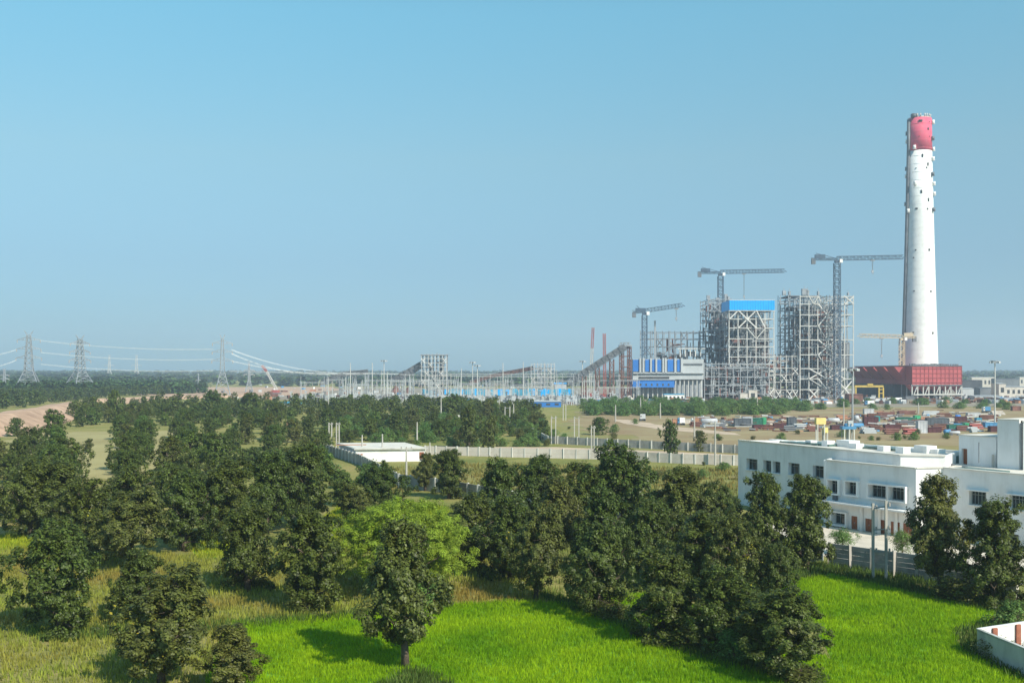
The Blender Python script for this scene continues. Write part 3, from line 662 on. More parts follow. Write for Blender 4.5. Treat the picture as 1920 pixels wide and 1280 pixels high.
# ------------------------------------------------------------------ chimney
def chimney():
    Y = 900.0; k = Y / FPX; cx = X_(1724.5, Y)
    root = empty('chimney', (cx, Y, 0), 'giant tapering white power-station chimney with a red band at its top', 'chimney')
    prof = [(752, 36.5), (685, 32.6), (600, 29.8), (500, 27.0), (400, 24.4), (285, 21.8)]
    m = MB(); m.tube([(0, 0, Z_(p[0], Y)) for p in prof], [p[1] * k for p in prof], 64); m.build('shaft', M['chim'], root, True)
    m = MB(); m.tube([(0, 0, Z_(y, Y)) for y in (284.8, 224)], [21.9 * k, 21.3 * k], 64); m.build('red_band', M['chimred'], root, True)
    m = MB(); m.tube([(0, 0, Z_(224, Y)), (0, 0, Z_(221.5, Y))], [19 * k, 19 * k], 48); m.build('rim', M['concrete'], root, True)
    def rad(py):
        return np.interp(py, [222, 285, 400, 500, 600, 685, 752], [21.4, 21.8, 24.4, 27, 29.8, 32.6, 36.5]) * k
    def surf(px, py, out=.0):
        z = Z_(py, Y); rr = rad(py) + out; x = (px - 1724.5) * k; x = max(-rr * .999, min(rr * .999, x)); return Vector((x, -math.sqrt(rr*rr - x*x), z))
    for (px, py, w_, h_) in [(1720.5, 232, 1.6, 1.2), (1716, 260, 1.1, 1.5), (1735, 260, 1.1, 1.5), (1732.5, 246, 3, 4), (1718.5, 231, 6, 3.5), (1735, 233, 1.4, 1.4),
            (1721.5, 296, 2.4, 6), (1731.5, 312, 2.6, 6), (1729, 318.5, 2, 3.4), (1711, 318.5, 1.6, 1.4), (1719, 363, 2.8, 6), (1732, 378, 2.8, 6.5), (1711, 394, 4, 3), (1730, 395, 2, 3),
            (1709, 471, 2.4, 2.4), (1732.5, 471, 3, 4), (1706, 485, 2, 2), (1706, 547, 2.6, 2), (1735, 548, 2.6, 3.6), (1704, 624, 3, 2.4), (1738, 625, 2.8, 4), (1703, 683, 2, 2), (1740, 683, 2, 2)]:
        p = surf(px, py); a = math.atan2(p.x, -p.y); mb = MB(); mb.box((0, 0, 0), (w_ * k, 1.0, h_ * k)); o = mb.build('opening', M['dark'], root, True)
        o.location = p + Vector((-p.x, -p.y, 0)).normalized() * .1; o.rotation_euler.z = a
    for (px, py, mm) in [(1698, 250, 'steeld'), (1698.5, 265, 'white'), (1708, 279, 'white'), (1745, 231, 'white'), (1743.5, 262, 'steeld'), (1746.5, 281, 'white'), (1698, 316, 'steeld'), (1699, 330, 'white'), (1742, 329, 'steeld'),
            (1745.5, 346, 'white'), (1708.5, 346, 'white'), (1697.5, 382, 'steeld'), (1699.5, 396, 'white'), (1743.5, 395, 'steeld'), (1746, 365, 'white'), (1743.5, 300, 'white')]:
        z = Z_(py, Y); rr = rad(py) + .9; x = (px - 1724.5) * k; x = max(-rr, min(rr, x)); y = -math.sqrt(max(0, rr*rr - x*x))
        mb = MB(); mb.box((0, 0, 0), (2.0, 2.0, 2.6)); mb.box((0, 0, -1.7), (2.6, 2.6, .25)); o = mb.build('bracket_platform', M[mm], root, True); o.location = (x, y, z)
    pr_ = [745, 685, 600, 500, 400, 285, 226]
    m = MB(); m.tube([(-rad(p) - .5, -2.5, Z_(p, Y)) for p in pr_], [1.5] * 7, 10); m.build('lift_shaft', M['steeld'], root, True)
    for p in range(236, 690, 15):
        mb = MB(); mb.tube([(0, 0, Z_(p, Y)), (0, 0, Z_(p, Y) + .35)], [rad(p) + .07, rad(p) + .06], 64, False); mb.build('pour_ring', M['chimred' if p < 284 else 'chim'], root, True)
    m = MB(); m.box((-14 * k, -5, Z_(220, Y)), (5, 4, 3.2)); m.bar((-14 * k, -5, Z_(222, Y)), (-14 * k - 6, -6, Z_(226, Y)), .5); m.build('hoist_winch', M['steeld'], root, True)
    for px in (1714, 1719, 1727, 1731, 1736, 1741):
        x = (px - 1724.5) * k; mb = MB(); mb.box((x, -math.sqrt(max(1, (19*k)**2 - x*x)), Z_(219.5, Y)), (.8, .8, 2.4)); mb.build('guard_post', M['steelw'], root, True)
chimney()

# ------------------------------------------------------------------ red precipitator hall
def red_hall():
    Yf = 800.0
    C = P(1710, 1, 0); cx = X_(1710, Yf); z1 = Z_(686, Yf); z0 = Z_(721, Yf)
    # corner nearest the camera, right face towards it, left face running back
    A = Vector((cx, Yf, 0)); B = Vector((X_(1803, 812), 812, 0)); d = (B - A).normalized(); n_ = Vector((-d.y, d.x, 0))
    Lf = Vector((X_(1604, 905), 905, 0)); 
    root = empty('precipitator_hall', A, 'long oxide-red sheet-clad hall on steel legs at the foot of the chimney', 'industrial hall')
    E = Lf + (B - A)
    m = MB(); m.prism([A - A, B - A, E - A, Lf - A], z0, z1); m.build('casing', M['red'], root)
    # horizontal and vertical ribs on the sunlit face
    for i in range(13):
        p = A.lerp(B, (i + .02) / 12.04) - n_ * .25; bar(root, 'rib', p + Vector((0, 0, z0)), p + Vector((0, 0, z1 - .1)), .35, M['red'])
    for j in range(4):
        z = z0 + (z1 - z0) * (j + .5) / 4; bar(root, 'girt', A - n_ * .55 + Vector((0, 0, z)), B - n_ * .55 + Vector((0, 0, z)), .3, M['red'])
    bar(root, 'coping', A - n_ * .4 + Vector((0, 0, z1 + .3)), B - n_ * .4 + Vector((0, 0, z1 + .3)), 1.0, M['steeld'], .5)
    bar(root, 'coping', A + Vector((-.6, 0, z1 + .3)), Lf + Vector((-.6, 0, z1 + .3)), 1.0, M['steeld'], .5)
    # inlet funnels stepping along the shaded side
    dl = (Lf - A); L = dl.length; dl.normalize(); nl = Vector((-dl.y, dl.x, 0)); nl = nl if nl.x < 0 else -nl
    for i in range(5):
        t0 = (.10 + i * .185) * L; t1 = t0 + .155 * L; p = A + dl * t0 - A; q = A + dl * t1 - A; zt = z1 - .6; zb = z1 - 11 + i * .4
        mb = MB(); mid = (p + q) * .5
        mb.v = [tuple(p + Vector((0, 0, zt))), tuple(q + Vector((0, 0, zt))), tuple(p + nl * 9 + Vector((0, 0, zt))), tuple(q + nl * 9 + Vector((0, 0, zt))), tuple(p + nl * .2 + Vector((0, 0, zb))), tuple(q + nl * .2 + Vector((0, 0, zb)))]
        mb.f = [(0, 1, 3, 2), (2, 3, 5, 4), (0, 2, 4), (1, 5, 3), (0, 4, 5, 1)]; mb.build('inlet_funnel', M['red'], root)
    # legs, hoppers, floor beams
    for i in range(10):
        p = A.lerp(B, i / 9); bar(root, 'leg', p, p + Vector((0, 0, z0)), .8, M['steelw'])
        if i % 2 == 0 and i < 9:
            q = A.lerp(B, (i + 1) / 9); bar(root, 'brace', p, q + Vector((0, 0, z0)), .6, M['steelw'])
        if i < 9:
            c = A.lerp(B, (i + .5) / 9) + n_ * 4 - A; mb = MB(); mb.v = [tuple(c + Vector((s * 3.6, u * 3.6, z0))) for s, u in ((-1, -1), (1, -1), (1, 1), (-1, 1))] + [tuple(c + Vector((0, 0, z0 - 6.2)))]
            mb.f = [(0, 1, 4), (1, 2, 4), (2, 3, 4), (3, 0, 4)]; mb.build('ash_hopper', M['red'], root)
    for i in range(12):
        p = A + dl * (L * (i + 1) / 12); bar(root, 'leg', p, p + Vector((0, 0, z0)), .7, M['steel'])
    bar(root, 'floor_beam', A - n_ * .7 + Vector((0, 0, z0 - .5)), B - n_ * .7 + Vector((0, 0, z0 - .5)), .9, M['steeld'])
    bar(root, 'walkway', A - n_ * 1.5 + Vector((0, 0, 3.4)), B - n_ * 1.5 + Vector((0, 0, 3.4)), .8, M['steelw'])
    for i in range(16):
        p = A.lerp(B, (i + .3) / 16); mb = MB(); mb.box(p - A + n_ * 3 + Vector((0, 0, z1 + 1)), (rnd.uniform(.8, 2.6), 1.5, rnd.uniform(.9, 2))); mb.build('roof_unit', M['steeld'], root)
    m = MB(); m.prism([n_ * 22 , B - A + n_ * 22, E - A, Lf - A], 0, z0 - .2); m.build('under_hall_shade', M['dark'], root)  # dark block standing in for the shade under the casing
red_hall()

# ------------------------------------------------------------------ steel frames of the boiler houses
def steel_frame(name, label, X0, X1, Y0, Y1, nx, ny, levels, m, xbr, w=1.0, cat='steel frame', skip=0.0):
    root = empty(name, (X0, Y0, 0), label, cat); r = random.Random(len(label)); top = levels[-1]
    xs = [X0 + (X1 - X0) * i / (nx - 1) for i in range(nx)]; ys = [Y0 + (Y1 - Y0) * j / (ny - 1) for j in range(ny)]
    for j, y in enumerate(ys):
        for i, x in enumerate(xs):
            t = top + (r.uniform(-1, 2.5) if j else 1); bar(root, 'column', (x, y, 0), (x, y, t), w * (.62 if j == 0 else .7), M[m if j < 1 else 'steel'])  # inner rows in darker steel: shade inside the frame put into colour
        for z in levels:
            if j == 0 or r.random() > skip: bar(root, 'beam', (X0, y, z), (X1, y, z), w * (.6 if j == 0 else .5), M[m if j < 1 else 'steel'])  # inner beams darkened like the inner columns
    for i, x in enumerate(xs):
        for z in levels:
            if i in (0, nx - 1) or r.random() > .35 + skip: bar(root, 'cross_beam', (x, Y0, z), (x, Y1, z), w * .45, M['steel'])
    zz = [0] + levels
    for (i0, i1, l0, l1, kind) in xbr:
        xa, xb, za, zb = xs[i0], xs[i1], zz[l0], zz[l1]
        if kind in 'x/': bar(root, 'brace', (xa, Y0 - .9, za), (xb, Y0 - .9, zb), w * .8, M['bracew' if m == 'steelw' else m])
        if kind in 'x\\': bar(root, 'brace', (xa, Y0 - 1.5, zb), (xb, Y0 - 1.5, za), w * .8, M['bracew' if m == 'steelw' else m])
        if kind == 'v': xm = (xa + xb) / 2; bar(root, 'brace', (xa, Y0 - .9, zb), (xm, Y0 - .9, za), w * .6, M[m]); bar(root, 'brace', (xm, Y0 - 1.5, za), (xb, Y0 - 1.5, zb), w * .6, M[m])
        if kind == 'a': xm = (xa + xb) / 2; bar(root, 'brace', (xa, Y0 - .9, za), (xm, Y0 - .9, zb), w * .6, M[m]); bar(root, 'brace', (xm, Y0 - 1.5, zb), (xb, Y0 - 1.5, za), w * .6, M[m])
    return root, xs, ys
def clutter(root, X0, X1, Y0, Y1, Z0, Z1, n, seed, mats=('steeld', 'rust', 'steel', 'dark', 'brownrust'), big=9):
    """pipes, ducts, decks and hanging panels inside a frame"""
    r = random.Random(seed)
    for mn in mats:
        mb = MB()
        for _ in range(n // len(mats)):
            x, y, z = r.uniform(X0, X1), r.uniform(Y0, Y1), r.uniform(Z0, Z1); t = r.random()
            if t < .35: mb.box((x, y, z), (r.uniform(1, big), r.uniform(.5, 4), r.uniform(.6, big * .7)))
            elif t < .7: mb.box((x, y, z), (r.uniform(.5, 1.6), .8, r.uniform(3, 12)))
            else: mb.box((x, y, z), (r.uniform(5, 14), .8, r.uniform(.3, .9)))
        o = mb.build('pipework_' + M[mn].name if False else 'pipework', M[mn], root, local=False); tag(o, kind='stuff')

def secondary(root, X0, X1, Y0, Y1, Z0, Z1, n, seed, m='galv'):
    r = random.Random(seed); mb = MB()
    for _ in range(n):
        x, y, z = r.uniform(X0, X1), r.uniform(Y0, Y1), r.uniform(Z0, Z1); t = r.random()
        if t < .4: mb.bar((x, y, z), (x, y, min(Z1, z + r.uniform(3, 12))), .34)
        elif t < .8: mb.bar((x, y, z), (min(X1, x + r.uniform(4, 14)), y, z), .34)
        else: mb.bar((x, y, z), (x + r.uniform(-5, 5), y, min(Z1, z + r.uniform(3, 7))), .3)
    tag(mb.build('secondary_steel', M[m], root, local=False), kind='stuff')
def boiler_two():
    L = [Z_(y, 800) for y in (730, 710, 691, 665, 637, 611, 590, 570, 556)]
    root, xs, ys = steel_frame('boiler_house_frame', 'tallest bare white steel boiler-house frame with big X-braces, right of the blue-topped one', X_(1500, 800), X_(1600, 800), 800, 860, 7, 5, L, 'steelw',
        [(2, 4, 6, 8, 'x'), (2, 4, 4, 5, 'x'), (2, 4, 5, 6, 'v'), (2, 4, 3, 4, 'v'), (1, 5, 1, 2, 'v'), (1, 3, 2, 3, 'x'), (3, 5, 2, 3, 'x'), (1, 2, 0, 1, 'x'), (4, 6, 0, 2, 'x'), (5, 6, 8, 9, 'x'), (1, 2, 8, 9, 'v'), (2, 3, 8, 9, 'v'), (5, 6, 1, 2, '/'), (3, 4, 0, 1, 'a'), (2, 3, 1, 2, '\\')])
    clutter(root, xs[0] + 2, xs[-2], 810, 856, 4, 72, 420, 4)
    secondary(root, xs[0], xs[-1], 801, 845, 3, 78, 420, 41); secondary(root, xs[0], xs[-1], 803, 850, 3, 76, 260, 42, 'steel')
    # hanging furnace walls
    for (a, b, z0, z1, mn, y) in [(1512, 1532, 8, 70, 'steeld', 835), (1533, 1548, 12, 66, 'rust', 832), (1550, 1572, 5, 60, 'steeld', 838), (1578, 1590, 20, 44, 'steeld', 845)]:
        mb = MB(); mb.box(((X_(a, y) + X_(b, y)) / 2, y, (z0 + z1) / 2), (X_(b, y) - X_(a, y), 8, z1 - z0)); mb.build('furnace_wall', M[mn], root, local=False)
    # stair tower at the left, roof gear
    for i in range(13):
        z = 6 + i * 5.6; mb = MB(); mb.box((xs[0] - 5, 830, z), (6, 8, .4)); mb.bar((xs[0] - 7.5, 826, z), (xs[0] - 2.5, 826, z + 5.6 if i < 12 else z), .5); mb.build('stair_landing', M['steel'], root, local=False)
    for y in (826, 834):
        for x in (xs[0] - 8, xs[0] - 2): bar(root, 'stair_post', (x, y, 0), (x, y, 80), .5, M['steel'])
    for (px, w_, h_) in [(1470, 2.5, 3.5), (1480, 1.5, 3), (1508, 4, 5), (1514, 2, 4), (1534, 1.2, 3), (1565, 1, 2), (1590, 1, 2)]:
        mb = MB(); mb.box((X_(px, 830), 830, 80 + h_ / 2), (w_, 3, h_)); mb.bar((X_(px, 830), 830, 80), (X_(px, 830), 830, 82 + h_), .3); mb.build('roof_gear', M['steel'], root, local=False)
    mb = MB(); mb.box((X_(1500, 842), 842, 79.3), (26, 26, .8)); mb.build('roof_deck', M['steeld'], root, local=False)
boiler_two()

def boiler_one():
    L = [Z_(y, 800) for y in (728, 704, 683, 669, 650, 635, 615, 598)]
    root, xs, ys = steel_frame('boiler_house_frame', 'steel boiler-house frame topped by a bright blue sheeted penthouse', X_(1367, 800), X_(1451, 800), 800, 870, 6, 5, L + [Z_(582, 800)], 'steelw',
        [(1, 3, 7, 9, 'x'), (3, 4, 7, 9, '\\'), (0, 1, 8, 9, '/'), (2, 4, 6, 7, 'v'), (0, 1, 2, 3, 'x'), (4, 5, 0, 1, 'x')])
    y0 = 799.0; za, zb = Z_(582, y0), Z_(563, y0)
    mb = MB(); mb.prism([(X_(1367.5, y0), y0), (X_(1452.5, y0), y0), (X_(1452.5, y0), y0 + 30), (X_(1367.5, y0), y0 + 30)], za + .3, zb); mb.build('blue_penthouse', M['bluesheet'], root, local=False)
    for i in range(18):
        x = X_(1368 + i * 4.9, y0); bar(root, 'sheet_rib', (x, y0 - .12, za + .3), (x, y0 - .12, zb), .16, M['bluesheet'])
    bar(root, 'ridge_flashing', (X_(1367, y0), y0 + .4, zb + .2), (X_(1453, y0), y0 + .4, zb + .2), .6, M['lgrey'], .9)
    bar(root, 'fascia', (X_(1367, y0), y0 - .4, za - .2), (X_(1453, y0), y0 - .4, za - .2), .5, M['steelw'], .5)
    clutter(root, xs[0], xs[-1], 812, 866, 4, 62, 380, 8)
    secondary(root, xs[0], xs[-1], 801, 850, 20, 68, 340, 43); secondary(root, xs[0], xs[-1], 803, 850, 20, 66, 220, 44, 'steel')
    clutter(root, xs[0], xs[-1], 806, 840, 18, 34, 90, 9, ('rust', 'steeld', 'dark'))
    for (a, b, z0, z1, mn, y) in [(1372, 1392, 24, 62, 'steeld', 835), (1396, 1418, 30, 60, 'steeld', 838), (1420, 1440, 22, 56, 'rust', 845)]:
        mb = MB(); mb.box(((X_(a, y) + X_(b, y)) / 2, y, (z0 + z1) / 2), (X_(b, y) - X_(a, y), 8, z1 - z0)); mb.build('furnace_wall', M[mn], root, local=False)
    # left tower bay
    L2 = [Z_(y, 850) for y in (700, 680, 662, 640, 620, 603, 585, 570, 563)]
    r2, x2, y2 = steel_frame('bunker_bay_frame', 'narrow dense steel tower bay left of the blue penthouse, with the middle tower crane behind', X_(1324, 850), X_(1366, 850), 840, 876, 5, 4, L2, 'steel', [(0, 2, 7, 8, 'x'), (2, 3, 5, 6, 'x'), (0, 1, 3, 4, 'x')], .8)
    clutter(r2, x2[0], x2[-1], 846, 872, 26, 74, 110, 12, ('steeld', 'steel', 'rust'), 6)
    for (px, h_) in [(1328, 4), (1345, 2), (1361, 5), (1365, 3)]:
        mb = MB(); mb.box((X_(px, 850), 850, L2[-1] + h_ / 2), (2.5, 2.5, h_)); mb.build('roof_gear', M['steel'], r2, local=False)
    # lower mill bay in front
    L3 = [Z_(y, 786) for y in (738, 722, 706, 690, 682)]
    r3, x3, y3 = steel_frame('mill_bay_frame', 'low dark mill bay of evenly spaced pale columns in front of the blue-topped boiler house', X_(1321, 786), X_(1442, 786), 786, 798, 10, 2, L3, 'steel', [(8, 9, 0, 1, 'x')], .8)
    for i in range(9):
        for k in range(4):
            if (i * 5 + k * 3) % 7 == 0: continue
            mb = MB(); z0, z1 = L3[k] - 5, L3[k] - .8; mb.box(((x3[i] + x3[i+1]) / 2, 793.5, (z0 + z1) / 2), (x3[i+1] - x3[i] - 1.4, .5, z1 - z0 + rnd.uniform(-1, 1))); mb.build('bay_panel', M['steeld'], r3, local=False)  # dark panels added to give the bay its dark interior
    mb = MB(); mb.box(((x3[0] + x3[-1]) / 2, 797.2, 12.5), (x3[-1] - x3[0], .4, 24)); mb.build('interior_dark_sheet', M['dark'], r3, local=False)  # near-black sheet painted in for the unlit depth of the bay
    clutter(r3, x3[0], x3[-1], 788, 792, 1, 24, 80, 15, ('steel', 'steeld', 'rust'), 4)
    secondary(r3, x3[0], x3[-1], 786.5, 793, 1, 25, 150, 45, 'galv')
boiler_one()

def link_frame():
    L = [Z_(y, 800) for y in (731, 716, 702, 690, 668)]
    r3, x3, y3 = steel_frame('duct_bay_frame', 'low open steel bay joining the two boiler houses', X_(1444, 800), X_(1497, 800), 802, 840, 6, 3, L, 'steelw', [(0, 1, 0, 1, 'x'), (1, 2, 0, 1, 'x'), (3, 4, 0, 1, 'x'), (4, 5, 0, 1, 'x'), (2, 3, 2, 3, 'x'), (0, 1, 2, 3, 'v'), (4, 5, 3, 4, 'x')], .7)
    clutter(r3, x3[0], x3[-1], 806, 836, 1, 30, 110, 17, ('steel', 'steeld', 'rust', 'brownrust', 'concrete'), 5)
link_frame()

def turbine_hall():
    Y = 780.0; a, b = X_(1187, Y), X_(1320, Y); zt = Z_(673, Y); zz = lambda y: Z_(y, Y)
    root = empty('turbine_hall', (a, Y, 0), 'long light grey turbine hall with blue panels between pale pilasters', 'industrial hall')
    V = Vector(root.location)
    def bx(name, x0, x1, y0, y1, m, yy=Y, dep=.6):
        mb = MB(); mb.box(((x0 + x1) / 2, yy + dep / 2, (zz(y0) + zz(y1)) / 2), (x1 - x0, dep, abs(zz(y0) - zz(y1)))); return mb.build(name, M[m], root, local=False)
    xx = lambda px: X_(px, Y)
    mb = MB(); mb.box(((a + b) / 2, Y + 22, zz(711) + (zt - zz(711)) / 2), (b - a, 42, zt - zz(711))); mb.build('upper_body', M['lgrey'], root, local=False)
    for (p, q) in [(1187, 1198), (1210, 1218), (1223, 1229), (1232, 1240), (1252, 1263), (1270, 1276)]: bx('blue_panel', xx(p), xx(q), 674, 696, 'blue', Y + .3, .5)
    for p in (1200.5, 1206.5, 1220.5, 1230.5, 1243.5, 1248, 1266, 1278): bx('pilaster', xx(p - 1.6), xx(p + 1.6), 671, 699, 'lgrey', Y - .6, 1.5)
    bx('ledge', a, b, 698.2, 700, 'lgrey', Y - .6, 1.4); bx('blue_panel', xx(1278.5), xx(1281), 674, 696, 'lgrey', Y + .2, .6)
    bx('dark_opening', xx(1281), b - 1, 681, 684, 'steeld', Y + .4, .5); bx('dark_opening', xx(1198), xx(1255), 706, 709.5, 'dark', Y + .5, .5)
    mb = MB(); mb.box(((xx(1187) + xx(1265)) / 2, Y + 14, (zz(712) + zz(726)) / 2), (xx(1265) - xx(1187), 26, zz(712) - zz(726))); mb.build('blue_annexe', M['blue'], root, local=False)
    for i in range(6): bx('annexe_window', xx(1200 + i * 10.5), xx(1203 + i * 10.5), 719, 723, 'dark', Y + .9, .3)
    bx('ledge', xx(1186), xx(1266), 710.6, 712, 'lgrey', Y + .2, 1.2)
    mb = MB(); mb.box(((xx(1265) + b) / 2, Y + 20, zz(728)), (b - xx(1265), 30, (zz(711) - zz(745)))); mb.build('lower_body', M['steel'], root, local=False)
    for p in range(1268, 1320, 8): bar(root, 'column', (xx(p), Y - .5 + 3, 0), (xx(p), Y - .5 + 3, zz(711)), .7, M['steelw'])
    mb = MB(); mb.box(((a + xx(1265)) / 2, Y + 20, zz(735)), (xx(1265) - a, 20, zz(727) - zz(744))); mb.build('ground_floor', M['steel'], root, local=False)
    for p in range(1190, 1265, 9): bar(root, 'column', (xx(p), Y + 6, 0), (xx(p), Y + 6, zz(726)), .7, M['steelw'])
    # bare roof frame behind
    L = [Z_(y, 825) for y in (664, 650, 635, 623)]
    r2, x2, y2 = steel_frame('turbine_roof_frame', 'unclad dark roof steelwork rising behind the grey turbine hall', X_(1208, 825), X_(1322, 825), 825, 850, 11, 2, L, 'steeld', [(6, 7, 3, 4, 'v'), (0, 1, 1, 2, 'x'), (1, 2, 0, 1, 'x'), (3, 5, 1, 2, '/'), (2, 3, 2, 3, 'x')], .9, skip=.2)
    clutter(r2, X_(1235, 825), X_(1320, 825), 826, 845, 20, 42, 60, 19, ('steeld', 'steel', 'rust'), 6)
    for i in range(5):
        x = X_(1275 + i * 9.6, 824); mb = MB(); mb.box((x, 823.5, Z_(661, 824)), (.8, .6, 6.4)); mb.build('pale_post', M['steelw'], r2, local=False)
    bar(r2, 'pale_beam', (X_(1270, 824), 823, Z_(653.5, 824)), (X_(1322, 824), 823, Z_(653.5, 824)), .8, M['steelw'])
    bar(r2, 'crane_post', (X_(1228, 824), 824, 20), (X_(1228, 824), 824, Z_(601, 824)), 1.3, M['steel'])
turbine_hall()

# ------------------------------------------------------------------ tower cranes
def tower_crane(px, Y, pz0, pz1, pl, pr, rise, label, m='crane', hook=None, tall_mast=2.6, hookpy=None, cw_side=-1, base=0):
    """mast at px from row pz0 up to row pz1; jib between columns pl and pr of the photo"""
    x = X_(px, Y); z1 = Z_(pz1, Y); root = empty('tower_crane', (x, Y, base), label, 'tower crane')
    mb = MB(); mb.lattice((x, Y, base), (x, Y, z1 - 2), tall_mast, tall_mast, max(6, int((z1 - base) / 3)), .5); mb.build('mast', M[m], root, local=False)
    mb = MB(); mb.box((x, Y, z1 - 1), (3.4, 3.4, 1.6)); mb.box((x, Y, z1 - 14), (3.6, 3.6, 18)) if False else None; mb.build('slewing_ring', M[m], root, local=False)
    mb = MB(); mb.box((x + 2.4, Y - 1.4, z1 - .6), (2.2, 2.2, 2.6)); mb.build('cab', M['white'], root, local=False)
    xl, xr = X_(pl, Y), X_(pr, Y); tipx, cwx = (xr, xl) if cw_side < 0 else (xl, xr)
    zt = z1 + 1 + rise; s = 1 if tipx > x else -1
    mb = MB(); L = abs(tipx - x); mb.lattice((x, Y, z1 + 1.4), (tipx - s * 2, Y, zt + 1.2), 1.8, 2.8, int(L / 2.6), .42); mb.bar((tipx - s * 2, Y, zt + 1.2), (tipx, Y, zt + .4), .6); mb.build('jib', M[m], root, local=False)
    mb = MB(); mb.lattice((x, Y, z1 + .8), (cwx + s * 1, Y, z1 + .8 - rise * .25), 2.0, 1.3, 6, .4); mb.box(((x + cwx) / 2, Y, z1 + 1.6), (abs(x - cwx), 1.8, .3)); mb.build('counter_jib', M[m], root, local=False)
    mb = MB(); mb.box((cwx + s * 1.6, Y, z1 - .8 - rise * .25), (2.8, 2.2, 4)); mb.build('counterweight', M['steeld'], root, local=False)
    mb = MB(); mb.box((cwx + s * 6.5, Y, z1 + 3 - rise * .25), (7.5, 2.2, 2.6)); mb.bar((cwx + s * 3.5, Y, z1 + 5.2), (x - s * 2, Y, z1 + 1.8), .4); mb.build('winch_house', M[m], root, local=False)
    if hook:
        hx = X_(hook, Y); t = (hx - x) / (tipx - x); hz = z1 + 1.4 + (zt + 1.2 - z1 - 1.4) * t - 1.8; zb = Z_(hookpy, Y)
        mb = MB(); mb.box((hx, Y, hz), (3, 1.8, 1)); mb.build('trolley', M['steel'], root, local=False)
        mb = MB(); mb.bar((hx - .4, Y, hz), (hx, Y, zb + 1), .22); mb.bar((hx + .4, Y, hz), (hx, Y, zb + 1), .22); mb.build('hoist_rope', M['steeld'], root, local=False)
        mb = MB(); mb.box((hx, Y, zb), (1.4, .8, 2)); mb.tube([(hx, Y, zb - 1), (hx + .6, Y, zb - 1.6), (hx, Y, zb - 2.2)], .25, 5); mb.build('hook_block', M['steel'], root, local=False)
    return root
tower_crane(1208.5, 812, 672, 586, 1185, 1284, 3.6, 'shortest blue-grey tower crane with slightly raised jib at the turbine hall', hook=1268, hookpy=597, tall_mast=3.6)
tower_crane(1351, 878, 672, 513, 1308, 1475, .2, 'middle blue-grey tower crane rising behind the blue penthouse', hook=1395, hookpy=556, tall_mast=4)
tower_crane(1569.5, 792, 748, 488, 1521, 1698, .2, 'tallest blue-grey tower crane with its jib tip against the white chimney', hook=1636, hookpy=509, tall_mast=4)
tower_crane(1691, 868, 700, 634, 1607, 1718, 0, 'cream tower crane at the foot of the chimney with its jib pointing left', 'cream', hook=1653, hookpy=667, tall_mast=3.4, cw_side=1)
def cream_apex():
    x = X_(1690, 868)
cream_apex()

# ------------------------------------------------------------------ conveyors and transfer towers
def conveyor(label, pts, Y, w_, h_, m, trestles, mt='rust', name='conveyor_gallery'):
    P0 = Wd(pts[0][0], pts[0][1], Y); root = empty(name, (P0.x, Y, 0), label, 'conveyor')
    for i in range(len(pts) - 1):
        a, b = Wd(*pts[i], Y), Wd(*pts[i+1], Y); bar(root, 'gallery', a, b, w_, M[m], h_)
        d = (b - a); nn = int(d.length / 4)
        mb = MB(); mb.lattice(a + Vector((0, -w_ / 2 - .3, 0)), b + Vector((0, -w_ / 2 - .3, 0)), .3, h_ * 1.15, nn, .25); mb.build('side_truss', M['steeld'], root, local=False)
        bar(root, 'roof_strip', a + Vector((0, 0, h_ * .62)), b + Vector((0, 0, h_ * .62)), w_ * 1.04, M['steel'], .4)
    for (px, py, pb) in trestles:
        t = Wd(px, py, Y); zb = 0; mb = MB(); mb.lattice((t.x, Y, zb), (t.x, Y, t.z - h_ / 2), 2.8, 5, max(2, int(t.z / 4)), .5); mb.build('trestle', M[mt], root, local=False)
    return root
conveyor('long sloping dark coal conveyor climbing to a red trestle head left of the turbine hall', [(1066, 718), (1120, 683), (1172, 650)], 760, 5, 4.2, 'steeld', [(1095, 700, 0), (1120, 684, 0), (1147, 668, 0)])
def conv_head():
    Y = 762; root = empty('transfer_tower', (X_(1174, Y), Y, 0), 'red lattice trestle head of the long coal conveyor', 'steel tower')
    for px, tp in ((1163, 657), (1168, 653), (1178, 648), (1182, 650)):
        mb = MB(); mb.lattice((X_(px, Y), Y, 0), (X_(px, Y), Y, Z_(tp, Y)), 1.3, 1.3, 14, .4); mb.build('leg', M['rust'], root, local=False)
    for py in (652, 668, 688, 707): bar(root, 'tie', (X_(1163, Y), Y - 1, Z_(py, Y)), (X_(1182, Y), Y - 1, Z_(py, Y)), .7, M['rust'])
    mb = MB(); mb.box((X_(1172, Y), Y, Z_(648, Y)), (9, 6, 1)); mb.lattice((X_(1163, Y), Y, Z_(646, Y)), (X_(1182, Y), Y, Z_(646, Y)), 4, 3, 6, .3); mb.build('head_platform', M['steel'], root, local=False)
conv_head()
conveyor('dark conveyor rising steeply into the pale lattice transfer tower left of centre', [(733, 716), (760, 702), (790, 684)], 860, 5.5, 4.6, 'steeld', [(752, 706, 0), (772, 696, 0)], 'steel')
conveyor('low dark conveyor curving up behind the switchyard gantries at left', [(603, 719), (622, 710), (642, 702), (690, 697)], 900, 5, 3.4, 'steeld', [(640, 703, 0), (665, 700, 0), (688, 698, 0)], 'steel')
conveyor('faint low conveyor sloping up to the small lattice tower at centre', [(880, 718), (925, 704), (1000, 690)], 960, 5, 3.2, 'brownrust', [(915, 708, 0), (950, 700, 0), (985, 694, 0)], 'steel')
